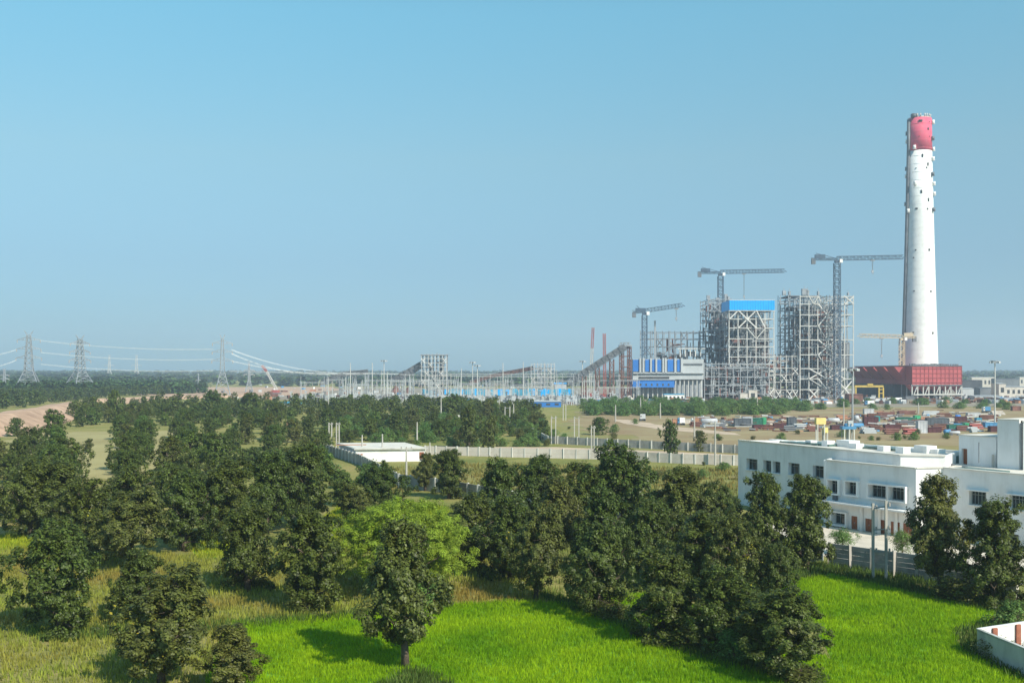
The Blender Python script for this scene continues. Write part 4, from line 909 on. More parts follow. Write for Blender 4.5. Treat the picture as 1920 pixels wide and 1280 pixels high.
r_, xs, ys = steel_frame('transfer_tower', 'pale lattice transfer tower with flat top at the head of the steep conveyor', X_(790, 850), X_(837, 850), 850, 866, 8, 3, [Z_(y, 850) for y in (728, 720, 712, 704, 696, 688, 680, 672, 666)], 'steelw', [(0, 1, 2, 3, 'x'), (1, 2, 4, 5, 'x'), (3, 4, 3, 4, 'v'), (4, 5, 1, 2, 'x'), (2, 3, 6, 7, 'x'), (5, 6, 4, 5, 'x'), (6, 7, 7, 8, 'x'), (0, 1, 7, 8, 'x')], .62)
clutter(r_, xs[0] + 2, xs[-1] - 2, 854, 864, 2, 30, 50, 23, ('steeld', 'steel'), 2.4)
mb = MB(); mb.box(((xs[0] + xs[-1]) / 2, 858, Z_(666, 850) + .4), (xs[-1] - xs[0] + 1.5, 17, .6)); mb.build('top_deck', M['steel'], r_, local=False)
r_, xs, ys = steel_frame('transfer_tower', 'smaller pale lattice transfer tower at centre behind the cyan fence', X_(996, 940), X_(1040, 940), 940, 955, 8, 2, [Z_(y, 940) for y in (724, 716, 708, 700, 692, 683)], 'steelw', [(0, 1, 2, 3, 'x'), (3, 4, 3, 4, 'v'), (5, 6, 4, 5, 'x'), (6, 7, 1, 2, 'x')], .55)
clutter(r_, xs[0] + 2, xs[-1] - 2, 942, 952, 2, 24, 40, 24, ('steel',), 2.2)

def boom_crane(label, p0, p1, Y, m1, m2, w_=1.6):
    a, b = Wd(*p0, Y), Wd(*p1, Y); root = empty('crawler_crane', (a.x, Y, 0), label, 'crane'); m = a.lerp(b, .7)
    a0 = Vector((a.x, Y, 2.5))
    mb = MB(); mb.lattice(a0, m, w_, w_, 18, .35); mb.build('boom', M[m1], root, local=False)
    mb = MB(); mb.lattice(m, b, w_, w_, 8, .35); mb.build('boom_tip', M[m2], root, local=False)
    mb = MB(); mb.box((a.x - 2, Y, 2.6), (7, 3.4, 2.6)); mb.build('house', M['redb'], root, local=False)
    for s in (-2, 2): mb = MB(); mb.box((a.x - 1, Y + s, .65), (8, 1.1, 1.3)); mb.build('crawler_track', M['steeld'], root, local=False)
    mb = MB(); mb.bar(b, (b.x + .5, Y, b.z * .5), .18); mb.build('hoist_rope', M['steeld'], root, local=False)
boom_crane('leaning white boom crane with red tip beside the long conveyor', (1106, 742), (1112, 614), 830, 'steelw', 'redb', 1.7)
boom_crane('plain red lattice boom standing upright beside the long conveyor', (1134, 742), (1133, 625), 800, 'redb', 'redb', 1.8)
boom_crane('small red and white boom crane leaning left on the bare earth at left', (521, 722), (491, 685), 980, 'steelw', 'redb', 1.6)
def yellow_gantry():
    Y = 772; root = empty('gantry_crane', (X_(1600, Y), Y, 0), 'yellow gantry crane standing before the red hall', 'gantry crane')
    a, b = X_(1602, Y), X_(1656, Y); z = Z_(724, Y)
    bar(root, 'girder', (a, Y, z), (b, Y, z), 1.6, M['yellow'], 1.4)
    for x in (X_(1648, Y), b): bar(root, 'leg', (x, Y, .1), (x, Y, z - .8), .9, M['yellow'])
    for y in (730, 737): bar(root, 'rung', (X_(1648, Y), Y, Z_(y, Y)), (b, Y, Z_(y, Y)), .6, M['yellow'])
    bar(root, 'leg', (a + 1, Y, .1), (a + 1, Y, z - .8), .9, M['yellow'])
    mb = MB(); mb.box((X_(1631, Y), Y, z + 1.3), (4, 2.4, 1.2)); mb.build('trolley', M['yellow'], root, local=False)
yellow_gantry()

# ------------------------------------------------------------------ pylons and wires
def pylon(px, py, top, label, half_base, m='steel', arms=3, Hf=1.0, rz=.25, bw=.42):
    g = P(px, py); H = CAMH + (HZ - top) / FPX * g.y; root = empty('transmission_pylon', g, label, 'pylon', rz=rz)
    hb = half_base / FPX * g.y; wa = H * .38; ws = hb * .28; tp = ws * .42
    def hw(z): return hb + (ws - hb) * (z / wa) if z < wa else ws + (tp - ws) * (z - wa) / (H * .93 - wa)
    zs = [0, wa * .33, wa * .62, wa * .84, wa] + [wa + (H * .93 - wa) * i / 7 for i in range(1, 8)]
    sg = ((-1, -1), (1, -1), (1, 1), (-1, 1))
    for a in sg:
        mb = MB(); mb.bar((a[0] * hw(0), a[1] * hw(0), 0), (a[0] * ws, a[1] * ws, wa), bw * 1.3); mb.bar((a[0] * ws, a[1] * ws, wa), (a[0] * tp, a[1] * tp, H * .93), bw * 1.2); mb.build('leg', M[m], root)
    mb = MB()
    for i in range(len(zs) - 1):
        for k in range(4):
            a, b = sg[k], sg[(k+1) % 4]; h0, h1 = hw(zs[i]), hw(zs[i+1])
            if i == 0:
                mid = Vector(((a[0]+b[0]) / 2 * h1, (a[1]+b[1]) / 2 * h1, zs[1])); mb.bar((a[0]*h0, a[1]*h0, 0), mid, bw * .8); mb.bar((b[0]*h0, b[1]*h0, 0), mid, bw * .8)
            else:
                mb.bar((a[0]*h0, a[1]*h0, zs[i]), (b[0]*h1, b[1]*h1, zs[i+1]), bw * .7); mb.bar((b[0]*h0, b[1]*h0, zs[i]), (a[0]*h1, a[1]*h1, zs[i+1]), bw * .7)
            mb.bar((a[0]*h1, a[1]*h1, zs[i+1]), (b[0]*h1, b[1]*h1, zs[i+1]), bw * .7)
    tag(mb.build('bracing', M[m], root), kind='stuff')
    att = []
    for f in (.58, .72, .86)[:arms]:
        for s in (-1, 1):
            z = H * f; L = H * .17; w0 = hw(z); mb = MB(); tip = (s * (w0 + L * .8), 0, z)
            for q in (-1, 1):
                mb.bar((s * w0, q * w0, z - .3), tip, bw * .8); mb.bar((s * w0, q * w0, z + H * .04), tip, bw * .8)
                mb.bar((s * (w0 + L * .3), q * w0 * .6, z), (s * (w0 + L * .3), q * w0 * .6, z + H * .025), bw * .6)
            mb.build('cross_arm', M[m], root); mb = MB(); mb.tube([tip, (tip[0], 0, z - H * .045)], .35, 6); mb.build('insulator', M['insul'], root)
            att.append(Vector((tip[0] * math.cos(rz), tip[0] * math.sin(rz), z - H * .045)) + g)
    for s in (-1, 1): mb = MB(); mb.bar((s * tp, 0, H * .93), (s * tp * 2.6, 0, H), bw); mb.bar((0, 0, H * .93), (s * tp * 2.6, 0, H), bw * .7); mb.build('earth_wire_peak', M[m], root)
    return att, g, H
A1 = pylon(54, 741, 620, 'large lattice pylon with splayed feet nearest the left edge', 26)
A2 = pylon(150, 741, 628, 'large splayed lattice pylon, second from the left edge', 28, rz=.9)
A3 = pylon(417, 743, 627, 'large slender lattice pylon right of the two splayed ones', 15)
A4 = pylon(205, 714, 664, 'small distant pylon, left one of the distant pair', 8, arms=1, bw=.42, m='steelw')
A5 = pylon(256, 713, 664, 'small distant pylon, right one of the distant pair', 9, arms=1, bw=.42, m='steelw')
A6 = pylon(8, 738, 690, 'short pylon cut by the left edge of the photo', 8, arms=2, bw=.5)
A7 = pylon(467, 735, 678, 'short pylon just right of the third large one', 7, arms=2, bw=.5)
A8 = pylon(372, 730, 700, 'tiny thin pylon left of the third large one', 3, arms=1, bw=.5)
def wire(a, b, sag, label, r=.075, n=14, group=None):
    root = empty('power_line', a, label, 'power line', group)
    a, b = Vector(a), Vector(b); d = (b - a).normalized(); sd_ = Vector((0, 0, 1)).cross(d).normalized()
    for u, v in ((-.3, 0), (.3, 0), (-.3, -.55), (.3, -.55)):
        pts_ = []
        for i in range(n + 1):
            t = i / n; p = a.lerp(b, t) - Vector((0, 0, sag * 4 * t * (1 - t))); pts_.append(p + sd_ * u + Vector((0, 0, v)) - a)
        mb = MB(); mb.tube(pts_, r, 4, False); mb.build('conductor', M['wire'], root)
YW = 860
for (y0, y1, n_) in [(638, 654, 'top'), (660, 673, 'middle'), (682, 694, 'lowest')]:
    wire(Wd(77, y0, 880), Wd(400, y1, 880), 2.5, f'{n_} bright conductor bundle strung between the first and third large pylons')
for (p0, p1, s, n_) in [((434, 655), (690, 699), 6, 'upper'), ((434, 676), (690, 700), 4, 'lower')]:
    wire(Wd(*p0, 880), Wd(*p1, 860), s, f'{n_} conductor bundle sagging from the third large pylon down to the switchyard')
wire(Wd(434, 662, 884), Wd(650, 698, 862), 7, 'second conductor bundle under the upper one, sagging to the switchyard')
wire(Wd(430, 695, 890), Wd(1095, 700, 860), 1.2, 'long nearly level conductor bundle running across the switchyard')
wire(Wd(30, 655, 870), Wd(-120, 668, 800), 4, 'conductor bundle leaving the first pylon over the left edge, upper one', .05)
wire(Wd(30, 675, 870), Wd(-120, 694, 800), 4, 'conductor bundle leaving the first pylon over the left edge, lower one', .05)
wire(Wd(690, 699, 860), Wd(1180, 704, 840), 1.5, 'level conductor bundle between the switchyard gantries and the long conveyor')

# ------------------------------------------------------------------ switchyard
def gantry(px, Y, h, w_, label, group):
    x = X_(px, Y); root = empty('switchyard_gantry', (x, Y, 0), label, 'gantry', group)
    for s in (0, 1): mb = MB(); mb.lattice((s * w_, 0, 0), (s * w_, 0, h), 1.0, 1.0, 6, .14); mb.bar((s * w_, 0, h), (s * w_, 0, h + 4), .25); mb.build('post', M['galv'], root)
    mb = MB(); mb.lattice((0, 0, h - .8), (w_, 0, h - .8), .9, .9, 8, .12); mb.build('beam', M['galv'], root)
    for i in range(3): mb = MB(); mb.tube([(w_ * (.25 + .25 * i), 0, h - 1.3), (w_ * (.25 + .25 * i), 0, h - 3.4)], .22, 5); mb.build('insulator', M['insul'], root)
rg = random.Random(77)
GN = 0
for Y, x0, x1, st in [(690, 650, 1180, 34), (760, 640, 1170, 38), (830, 560, 1080, 44)]:
    px = x0; k = 0
    while px < x1:
        k += 1; gantry(px + rg.uniform(-6, 6), Y, rg.choice([11, 13, 15]), st * .42 * rg.uniform(.8, 1), 'pale lattice gantry in the %s row of the switchyard, %s from the left' % ({690: 'front', 760: 'middle', 830: 'back'}[Y], ordinal(k)), 'switchyard gantries'); px += st * 1.15
def mast(px, py, top, label, r=.25, m='steel', head=None, group=None, cat='mast', name='light_mast'):
    g = P(px, py); h = CAMH - (top - HZ) / FPX * g.y; root = empty(name, g, label, cat, group)
    mb = MB(); mb.tube([(0, 0, 0), (0, 0, h)], [r * 1.3, r * .7], 8); mb.build('pole', M[m], root)
    if head == 'ring':
        mb = MB(); mb.tube([(0, 0, h - .3), (0, 0, h)], [r * 6, r * 6], 10); mb.build('lamp_ring', M['steel'], root)
        for k in range(6): a = k * 1.047; mb = MB(); mb.box((math.cos(a) * r * 6, math.sin(a) * r * 6, h - .6), (r * 3, r * 3, r * 2.4), a); mb.build('floodlight', M['lgrey'], root)
    if head == 'arm':
        mb = MB(); mb.box((0, 0, h - .4), (2.2, .15, .15)); mb.build('crossarm', M['concrete'], root)
        for s in (-.9, 0, .9): mb = MB(); mb.tube([(s, 0, h - .33), (s, 0, h + .1)], .09, 5); mb.build('insulator', M['insul'], root)
    return root
for (px, t, lab) in [(657, 680, 'left of the curved conveyor'), (698, 680, 'above the curved conveyor'), (886, 678, 'with a lamp ring between the two lattice towers'), (865, 690, 'just right of the pale transfer tower'),
                     (720, 675, 'with a lamp ring left of the steep conveyor'), (895, 684, 'thin, right of the ring-headed one'), (943, 680, 'thin, left of the small lattice tower'), (981, 678, 'at the left corner of the small lattice tower'), (1092, 676, 'with a lamp ring at the foot of the long conveyor')]:
    mast(px, 748, t, 'tall thin switchyard mast, ' + lab, .35, 'steelw', 'ring' if 'ring' in lab else None)
for i, px in enumerate(sorted(rg.uniform(560, 1180) for _ in range(34))):
    mast(px, rg.uniform(748, 758), rg.uniform(692, 722), 'thin grey lightning spike among the switchyard gantries, %s from the left' % ordinal(i + 1), .2, 'steelw', None, 'lightning spikes in the switchyard')
mb = MB(); mb2 = MB()
for _ in range(900):
    px = rg.uniform(545, 1185); Y = rg.uniform(640, 820); x = X_(px, Y); h = rg.uniform(1.4, 4.2) if rg.random() < .85 else rg.uniform(4, 8); t = mb if rg.random() < .6 else mb2
    t.box((x, Y, h / 2), (.4, .4, h)); t.box((x, Y, h), (rg.uniform(.8, 2.6), .5, .4)); 
    if rg.random() < .12: t.box((x, Y, 1.6), (3, 3, 3.2))
tag(mb.build('switchgear', M['galv']), 'mass of pale switchgear posts and insulators under the gantries', 'switchgear', kind='stuff')
tag(mb2.build('switchgear', M['steeld']), 'mass of dark switchgear posts and bushings under the gantries', 'switchgear', kind='stuff')

# cyan sheet fence behind the switchyard, built panel by panel
root = empty('sheet_fence', P(792, 744), 'long cyan-blue sheet fence along the far side of the switchyard', 'fence')
Yf = 905; px = 792
while px < 1070:
    w_ = rg.uniform(4, 7); a, b = X_(px, Yf), X_(px + w_, Yf); h = rg.uniform(5.4, 6.4); mb = MB(); mb.box(((a+b)/2, Yf + rg.uniform(-.3, .3), h/2), (b - a - .15, .2, h)); mb.build('sheet', M[rg.choice(['cyan', 'cyan', 'cyan', 'lgrey', 'bluesheet'])], root, local=False); px += w_
def shed(label, px0, px1, base, top, m_w, m_r, dep=12, ridge=1.2, name='shed', windows=0, cat='shed'):
    g = P(px0, base); Y = g.y; a, b = X_(px0, Y), X_(px1, Y); h = Z_(top, Y); root = empty(name, (a, Y, 0), label, cat); W = b - a
    mb = MB(); mb.box((W / 2, dep / 2, (h - ridge) / 2), (W, dep, h - ridge)); mb.build('walls', M[m_w], root)
    z = h - ridge; e = .4
    mb = MB(); mb.v = [(-e, -e, z), (W + e, -e, z), (W + e, dep + e, z), (-e, dep + e, z), (-e, dep / 2, h), (W + e, dep / 2, h)]; mb.f = [(0, 1, 5, 4), (3, 4, 5, 2), (0, 4, 3), (1, 2, 5), (0, 3, 2, 1)]; mb.build('roof', M[m_r], root)
    for i in range(windows):
        x = W * (i + .5) / windows; mb = MB(); mb.box((x, -.05, z * .55), (W / windows * .45, .2, z * .35)); mb.build('window', M['dark'], root)
    return root
shed('white shed with bright blue gable roof behind the cyan fence', 1040, 1062, 742, 717, 'lgrey', 'bluesheet')
shed('low open shed with blue-dark front and pale roof before the switchyard', 988, 1052, 763, 751, 'blue', 'lgrey', 14, .6, windows=4)
shed('blue-roofed hut with pyramid top in the switchyard wood', 869, 887, 764, 748, 'white', 'bluesheet', 6, 2.4, 'hut', cat='hut')
shed('long low shed with light blue roof left of the switchyard', 522, 582, 762, 753, 'lgrey', 'cyan', 10, 1, windows=6)
shed('blue office block with white windows below the turbine hall', 1206, 1250, 748, 735, 'blue', 'bluesheet', 10, .4, 'office_block', 7, 'building')
shed('white office cabin row with cyan roof edge below the turbine hall', 1246, 1283, 751, 738, 'white', 'cyan', 8, .5, 'office_block', 5, 'building')
shed('white and blue container hut left of the turbine hall', 1157, 1168, 745, 728, 'white', 'blue', 6, .4, 'hut', 1, 'hut')
shed('pale container hut right beside the white and blue one', 1170, 1186, 745, 727, 'lgrey', 'white', 6, .4, 'hut', 1, 'hut')
shed('small cream hut under the duct bay', 1388, 1402, 752, 736, 'pale', 'pale', 6, .3, 'hut', 0, 'hut')
shed('small cream portal hut beside the cream hut', 1404, 1420, 752, 730, 'pale', 'concrete', 5, .3, 'hut', 1, 'hut')
shed('low pinkish brick shed before the mill bay', 1425, 1445, 756, 748, 'orange', 'orange', 5, .6, windows=0)
shed('long low orange roof before the tall frame', 1487, 1512, 747, 740, 'orange', 'orange', 5, .5)
shed('orange-roofed low shed right of the first orange roof', 1520, 1545, 748, 741, 'orange', 'orange', 5, .5)
shed('rust-red storage tank house right of the tall frame', 1592, 1618, 757, 738, 'rust', 'rust', 9, .4)
shed('white long wall block seen through the trees, left one', 717, 730, 785, 776, 'white', 'pale', 4, .3, 'white_block', 0, 'building')
shed('white block seen through the trees, middle one', 757, 779, 785, 775, 'white', 'pale', 4, .3, 'white_block', 0, 'building')
shed('white block seen through the trees, right one', 830, 862, 783, 773, 'white', 'pale', 4, .3, 'white_block', 0, 'building')
# heaps and works clutter along the plant foot
def heap(label, px, base, top, wpx, m, name='spoil_heap'):
    g = P(px, base); h = Z_(top, g.y); W = wpx / FPX * g.y; mb = MB(); r = random.Random(px); n = 10
    for j, f in enumerate((1, .7, .35, .02)):
        for k in range(n): a = 2 * math.pi * k / n; q = W / 2 * f * r.uniform(.8, 1.15); mb.v.append((q * math.cos(a), q * .6 * math.sin(a), h * (0, .45, .85, 1)[j] * r.uniform(.85, 1.05) if j else -.1))
    for j in range(3):
        for k in range(n): mb.f.append((j*n+k, j*n+(k+1) % n, (j+1)*n+(k+1) % n, (j+1)*n+k))
    mb.f.append(tuple(3*n + k for k in range(n))); o = mb.build(name, M[m]); o.location = g; tag(o, label, 'heap')
heap('rust-red earth heap under the steep conveyor, larger', 742, 737, 722, 22, 'rust'); heap('dark red earth heap beside the steep conveyor', 765, 737, 725, 18, 'brownrust')
heap('red spoil heap before the duct bay', 1445, 762, 750, 28, 'brownrust'); heap('cream tarpaulin-covered heap between the conveyor and offices', 1180, 752, 741, 22, 'pale')
heap('orange earth heap seen through the left wood', 545, 800, 785, 26, 'orange'); heap('white sand heap on the construction ground', 1092, 752, 744, 18, 'lgrey')
for k, (n_, seed, m_) in enumerate([(220, 1, 'brownrust'), (160, 2, 'lgrey'), (120, 3, 'steeld'), (60, 4, 'tankblue'), (90, 6, 'orange'), (60, 8, 'white')]):
    r6 = random.Random(seed); mb = MB()
    for _ in range(n_):
        if r6.random() < .72: px, py = r6.uniform(1060, 1960), r6.uniform(744, 757)
        else: px, py = r6.uniform(400, 1060), r6.uniform(716, 752)
        g = P(px, py); h = r6.uniform(.8, 2.6); mb.box((g.x, g.y, h / 2), (r6.uniform(1, 7), r6.uniform(1, 4), h), r6.uniform(0, 3))
    tag(mb.build('construction_clutter', M[m_]), 'scattered %s site materials along the foot of the plant' % ['rusty', 'pale grey', 'dark', 'blue', 'orange', 'white'][k], 'site materials', kind='stuff')

# distant town right of the red hall
for (a, b, base, top, mw, nw, lab) in [(1805, 1842, 733, 712, 'dark', 0, 'dark low hall just right of the red hall'), (1822, 1866, 728, 706, 'pale', 6, 'pale flat-roofed factory block behind the dark low hall'),
      (1868, 1912, 729, 709, 'steeld', 0, 'dark grey shed roofline near the right edge'), (1873, 1886, 745, 718, 'pale', 1, 'pale stair tower of the unfinished block near the right edge'),
      (1886, 1935, 745, 724, 'pale', 5, 'pale unfinished concrete block at the right edge'), (1912, 1935, 725, 706, 'pale', 3, 'distant pale block at the right edge behind the unfinished one'),
      (1838, 1870, 742, 726, 'steeld', 0, 'dark blue-grey shed between the red hall and the stair tower'), (1805, 1826, 743, 727, 'lgrey', 0, 'small pale blue-grey shed at the corner of the red hall'),
      (1828, 1876, 749, 741, 'lgrey', 4, 'long white low shed before the dark sheds at right'), (1878, 1905, 750, 745, 'tankgrey', 0, 'row of pale tents near the right edge')]:
    shed(lab, a, b, base, top, mw, 'lgrey' if mw == 'pale' else mw, 14, .5, 'factory_block', nw, 'building')

# ------------------------------------------------------------------ storage yard
def container(label, px, base, wpx, top, m, dep=2.6, rz=0, doors=False):
    g = P(px, base); W = wpx / FPX * g.y; h = Z_(top, g.y) * 1.12; W *= 1.08; root = empty('shipping_container', g, label, 'container', rz=rz)
    mb = MB(); mb.box((W / 2, dep / 2, h / 2), (W, dep, h)); mb.build('body', M[m], root)
    n = max(3, int(W / 1.3))
    mb = MB()
    for i in range(n + 1): mb.box((W * i / n, -.04, h / 2), (.22, .1, h - .1))
    mb.build('corrugation', M[m], root)
    for z in (.1, h - .1): mb = MB(); mb.box((W / 2, -.06, z), (W, .14, .2)); mb.build('rail', M[m], root)
    return root
CT = [('dark slate container at the left end of the yard', 1378, 800, 28, 786, 'slate'), ('white-ended grey container beside the slate one', 1393, 797, 16, 783, 'tankgrey'), ('small green container beside the white-ended one', 1412, 797, 17, 785, 'green'),
 ('bright green crate box next to the small green container', 1430, 797, 6, 784, 'greenb'), ('maroon flat container below the small green one', 1414, 804, 18, 797, 'maroon'), ('maroon container in the middle of the left group', 1452, 803, 20, 795, 'maroon'),
 ('grey-blue upright cabin with pale side', 1478, 800, 14, 784, 'slate'), ('maroon open-top container left of the green one', 1621, 797, 24, 783, 'maroon'), ('cyan cap box at the end of the maroon container', 1643, 790, 6, 781, 'teal'),
 ('long dark green container in the yard centre', 1682, 790, 34, 783, 'green'), ('teal covered crate at the end of the long green container', 1716, 790, 9, 780, 'greenb'), ('orange crate between the teal crate and dark container', 1727, 789, 14, 782, 'orange'),
 ('large dark grey container right of the yard centre', 1739, 799, 37, 785, 'slate'), ('cream boxed container touching the large dark one', 1777, 792, 11, 784, 'pale'), ('upright pale blue portable cabin', 1722, 812, 15, 791, 'tankgrey'),
 ('dark navy container with blue tarpaulin', 1791, 792, 20, 782, 'maroon'), ('green-brown low container under the large dark one', 1780, 806, 30, 797, 'green'), ('blue-roofed low container behind the yard building', 1848, 801, 22, 793, 'tankblue'),
 ('cyan small box near the right end', 1832, 791, 8, 784, 'cyan'), ('pale grey bus-shaped cabin behind the yard', 1815, 781, 22, 774, 'tankgrey'), ('yellow-green small box in the right group', 1810, 803, 7, 794, 'greenb'),
 ('maroon low stack left of the cabin', 1660, 806, 26, 797, 'maroon'), ('rust flat box right of the cabin', 1741, 811, 22, 802, 'maroon'), ('white box truck body at back left of the yard', 1621, 776, 16, 767, 'tankgrey'),
 ('orange red flat container far left of the yard', 1262, 795, 20, 786, 'orange'), ('pale flat container at the far left', 1283, 794, 12, 787, 'pale'), ('red container at the far right of the yard', 1899, 770, 14, 762, 'rust'), ('maroon container near right building', 1858, 810, 18, 800, 'maroon'), ('dark container between tanks', 1560, 806, 18, 798, 'maroon')]
for (lab, px, b, w_, t, m_) in CT: container(lab, px, b, w_, t, m_)
def tank(label, px, base, wpx, dpx, m, rz=0):
    g = P(px, base); L = wpx / FPX * g.y; r = dpx / FPX * g.y / 2; root = empty('storage_tank', g, label, 'tank', rz=rz)
    mb = MB(); mb.tube([(-L/2 - r*.25, 0, r + .4), (-L/2, 0, r + .4), (L/2, 0, r + .4), (L/2 + r*.25, 0, r + .4)], [r * .55, r, r, r * .55], 20); mb.build('drum', M[m], root, True)
    for s in (-.3, .3): mb = MB(); mb.box((L * s, 0, .35), (.5, r * 1.6, .7)); mb.build('saddle', M['steeld'], root)
tank('white horizontal tank with two bands at the left of the yard', 1330, 796, 28, 10, 'tankgrey'); tank('pale silver tank behind the blue tank', 1563, 794, 20, 9, 'tankgrey'); tank('large blue horizontal tank beside the tall light mast', 1601, 804, 34, 9, 'tankblue')
tank('round grey tank end behind the light mast', 1606, 791, 6, 11, 'tankgrey'); tank('small light blue tank lying in front of the yard', 1776, 815, 12, 8, 'tankblue', .4); tank('pale blue tank at the front edge of the yard', 1790, 816, 18, 6, 'tankgrey', -.2); tank('dark blue drum at the back right', 1796, 786, 8, 7, 'blue')
def pallet_stack(label, px, base, w_, m, n=7, seed=0):
    g = P(px, base); W = w_ / FPX * g.y; W *= .8; r = random.Random(seed); root = empty('pipe_stack', g, label, 'pipe stack')
    for i in range(n):
        row = i // 3; x = 0; mb = MB(); y = (i % 3) * .9 - .9 + .3 * row; z = .35 + row * .62
        mb.tube([(-W/2 + r.uniform(-.6, .6), y, z), (W/2 + r.uniform(-.6, .6), y, z)], .33, 8); mb.build('pipe', M[m], root)
k = 0
for (px, py, w_, mm, where) in [(1305, 800, 24, 'brownrust', 'at the far left by the white tank'), (1350, 803, 22, 'steeld', 'right of the white tank'), (1440, 806, 22, 'brownrust', 'below the left containers'), (1500, 804, 24, 'lgrey', 'right of the upright cabin'),
    (1525, 809, 26, 'rust', 'below the silver tank'), (1628, 813, 28, 'lgrey', 'right of the blue tank'), (1672, 814, 30, 'rust', 'on the front row left of the cabin'), (1706, 814, 24, 'redb', 'on the front row beside the cabin'),
    (1640, 808, 26, 'brownrust', 'under the maroon container'), (1690, 803, 30, 'brownrust', 'under the long green container'), (1700, 798, 30, 'steeld', 'against the long green container'), (1760, 808, 24, 'brownrust', 'behind the small blue tank'),
    (1805, 808, 26, 'rust', 'right of the small blue tank'), (1830, 804, 26, 'redb', 'near the white stair tower'), (1825, 811, 20, 'lgrey', 'in front of the stair tower'), (1660, 780, 40, 'rust', 'on the back row left'), (1700, 777, 40, 'rust', 'on the back row centre'), (1745, 778, 36, 'lgrey', 'on the back row right'),
    (1640, 783, 30, 'brownrust', 'behind the maroon container'), (1770, 782, 30, 'brownrust', 'behind the large dark container'), (1870, 778, 30, 'pale', 'at the back right of the yard'), (1850, 786, 36, 'brownrust', 'behind the blue-roofed container'), (1580, 786, 24, 'orange', 'behind the blue tank'), (1540, 790, 24, 'rust', 'beside the pale yellow boards'), (1480, 808, 20, 'steeld', 'before the upright cabin')]:
    k += 1; pallet_stack('%s pipe stack %s' % ({'brownrust': 'rusty brown', 'steeld': 'dark', 'lgrey': 'pale grey', 'rust': 'red oxide', 'redb': 'bright red', 'pale': 'cream', 'orange': 'orange'}[mm], where), px, py, w_, mm, 8, k)
for kk, (n_, seed, m_, nm) in enumerate([(200, 21, 'brownrust', 'rusty'), (60, 22, 'rust', 'red'), (130, 23, 'steeld', 'dark'), (110, 24, 'lgrey', 'pale'), (20, 25, 'orange', 'orange'), (24, 26, 'tankblue', 'blue'), (60, 27, 'pale', 'cream')]):
    r6 = random.Random(seed); mb = MB()
    for _ in range(n_):
        px, py = r6.uniform(1290, 1880), r6.triangular(768, 812, 796)
        if px < 1600 and py < 780: continue
        g = P(px, py); h = r6.uniform(.2, 1.1)
        if r6.random() < .6: mb.bar((g.x, g.y, h), (g.x + r6.uniform(-6, 6), g.y + r6.uniform(-1.5, 1.5), h + r6.uniform(-.2, .3)), r6.uniform(.25, .6))
        else: mb.box((g.x, g.y, h / 2), (r6.uniform(.6, 3.4), r6.uniform(.6, 2), h), r6.uniform(0, 3))
    tag(mb.build('yard_scrap', M[m_]), f'{nm} steel sections and scrap heaped about the storage yard', 'scrap', kind='stuff')
# vehicles at the left end of the yard
def truck(label, px, base, wpx, m):
    g = P(px, base); L = wpx / FPX * g.y; root = empty('parked_truck', g, label, 'truck')
    mb = MB(); mb.box((L * .62, 0, 1.9), (L * .7, 2.3, 2.0)); mb.build('load_bed', M[m], root)
    mb = MB(); mb.box((L * .13, 0, 1.6), (L * .2, 2.2, 2.0)); mb.box((L * .15, 0, 2.7), (L * .14, 2.0, .3)); mb.build('cab', M['white' if m != 'white' else 'tankblue'], root)
    mb = MB(); mb.box((L * .13, -1.12, 2.0), (L * .12, .05, .7)); mb.build('cab_window', M['glass'], root)
    for f in (.12, .62, .82):
        for s in (-1, 1): mb = MB(); mb.tube([(L * f, s * .95, .5), (L * f, s * 1.2, .5)], .5, 12); mb.build('wheel', M['dark'], root)
truck('white truck parked on the dusty track end', 1270, 797, 14, 'white'); truck('orange tipper truck left of the white tank', 1296, 798, 14, 'orange'); truck('pale truck behind the yard near the red hall', 1621, 760, 18, 'white')
truck('white small truck by the dusty bend', 1200, 789, 10, 'lgrey'); truck('blue truck at the back of the yard', 1842, 773, 14, 'tankblue')

# ------------------------------------------------------------------ walls, poles
def precast_wall(name, label, pts, h, bay, m, planks=1, mp='concrete', gaps=()):
    root = empty(name, pts[0], label, 'wall'); n_b = 0
    for i in range(len(pts) - 1):
        a, b = Vector(pts[i]), Vector(pts[i+1]); L = (b - a).length; n = max(1, round(L / bay)); d = (b - a).normalized(); rz = math.atan2(d.y, d.x)
        for k in range(n + 1 if i == len(pts) - 2 else n):
            p = a.lerp(b, k / n); bar(root, 'post', p + Vector((rnd.uniform(-.02, .02), 0, -.1)), p + Vector((rnd.uniform(-.03, .03), rnd.uniform(-.03, .03), h + .12)), .32, M[mp])
        for k in range(n):
            if (i, k) in gaps: continue
            p, q = a.lerp(b, (k + .02) / n), a.lerp(b, (k + .98) / n); n_b += 1
            for j in range(planks):
                z0, z1 = h * j / planks + .014, h * (j + 1) / planks - .014; off = d.cross(Vector((0, 0, 1))) * rnd.uniform(-.018, .018); ti = rnd.uniform(-.012, .012) * (planks > 1)
                zc = (z0 + z1) / 2; bar(root, 'panel', p + off + Vector((0, 0, zc + ti)), q + off + Vector((0, 0, zc - ti)), .10 if True else 1, M[m], z1 - z0)
    return root
WCp = [Vector(v) for v in [(-47.7, 267, 0), (-32.8, 230, 0), (-19.7, 186, 0), (-10.6, 176, 0), (0, 159, 0)]]
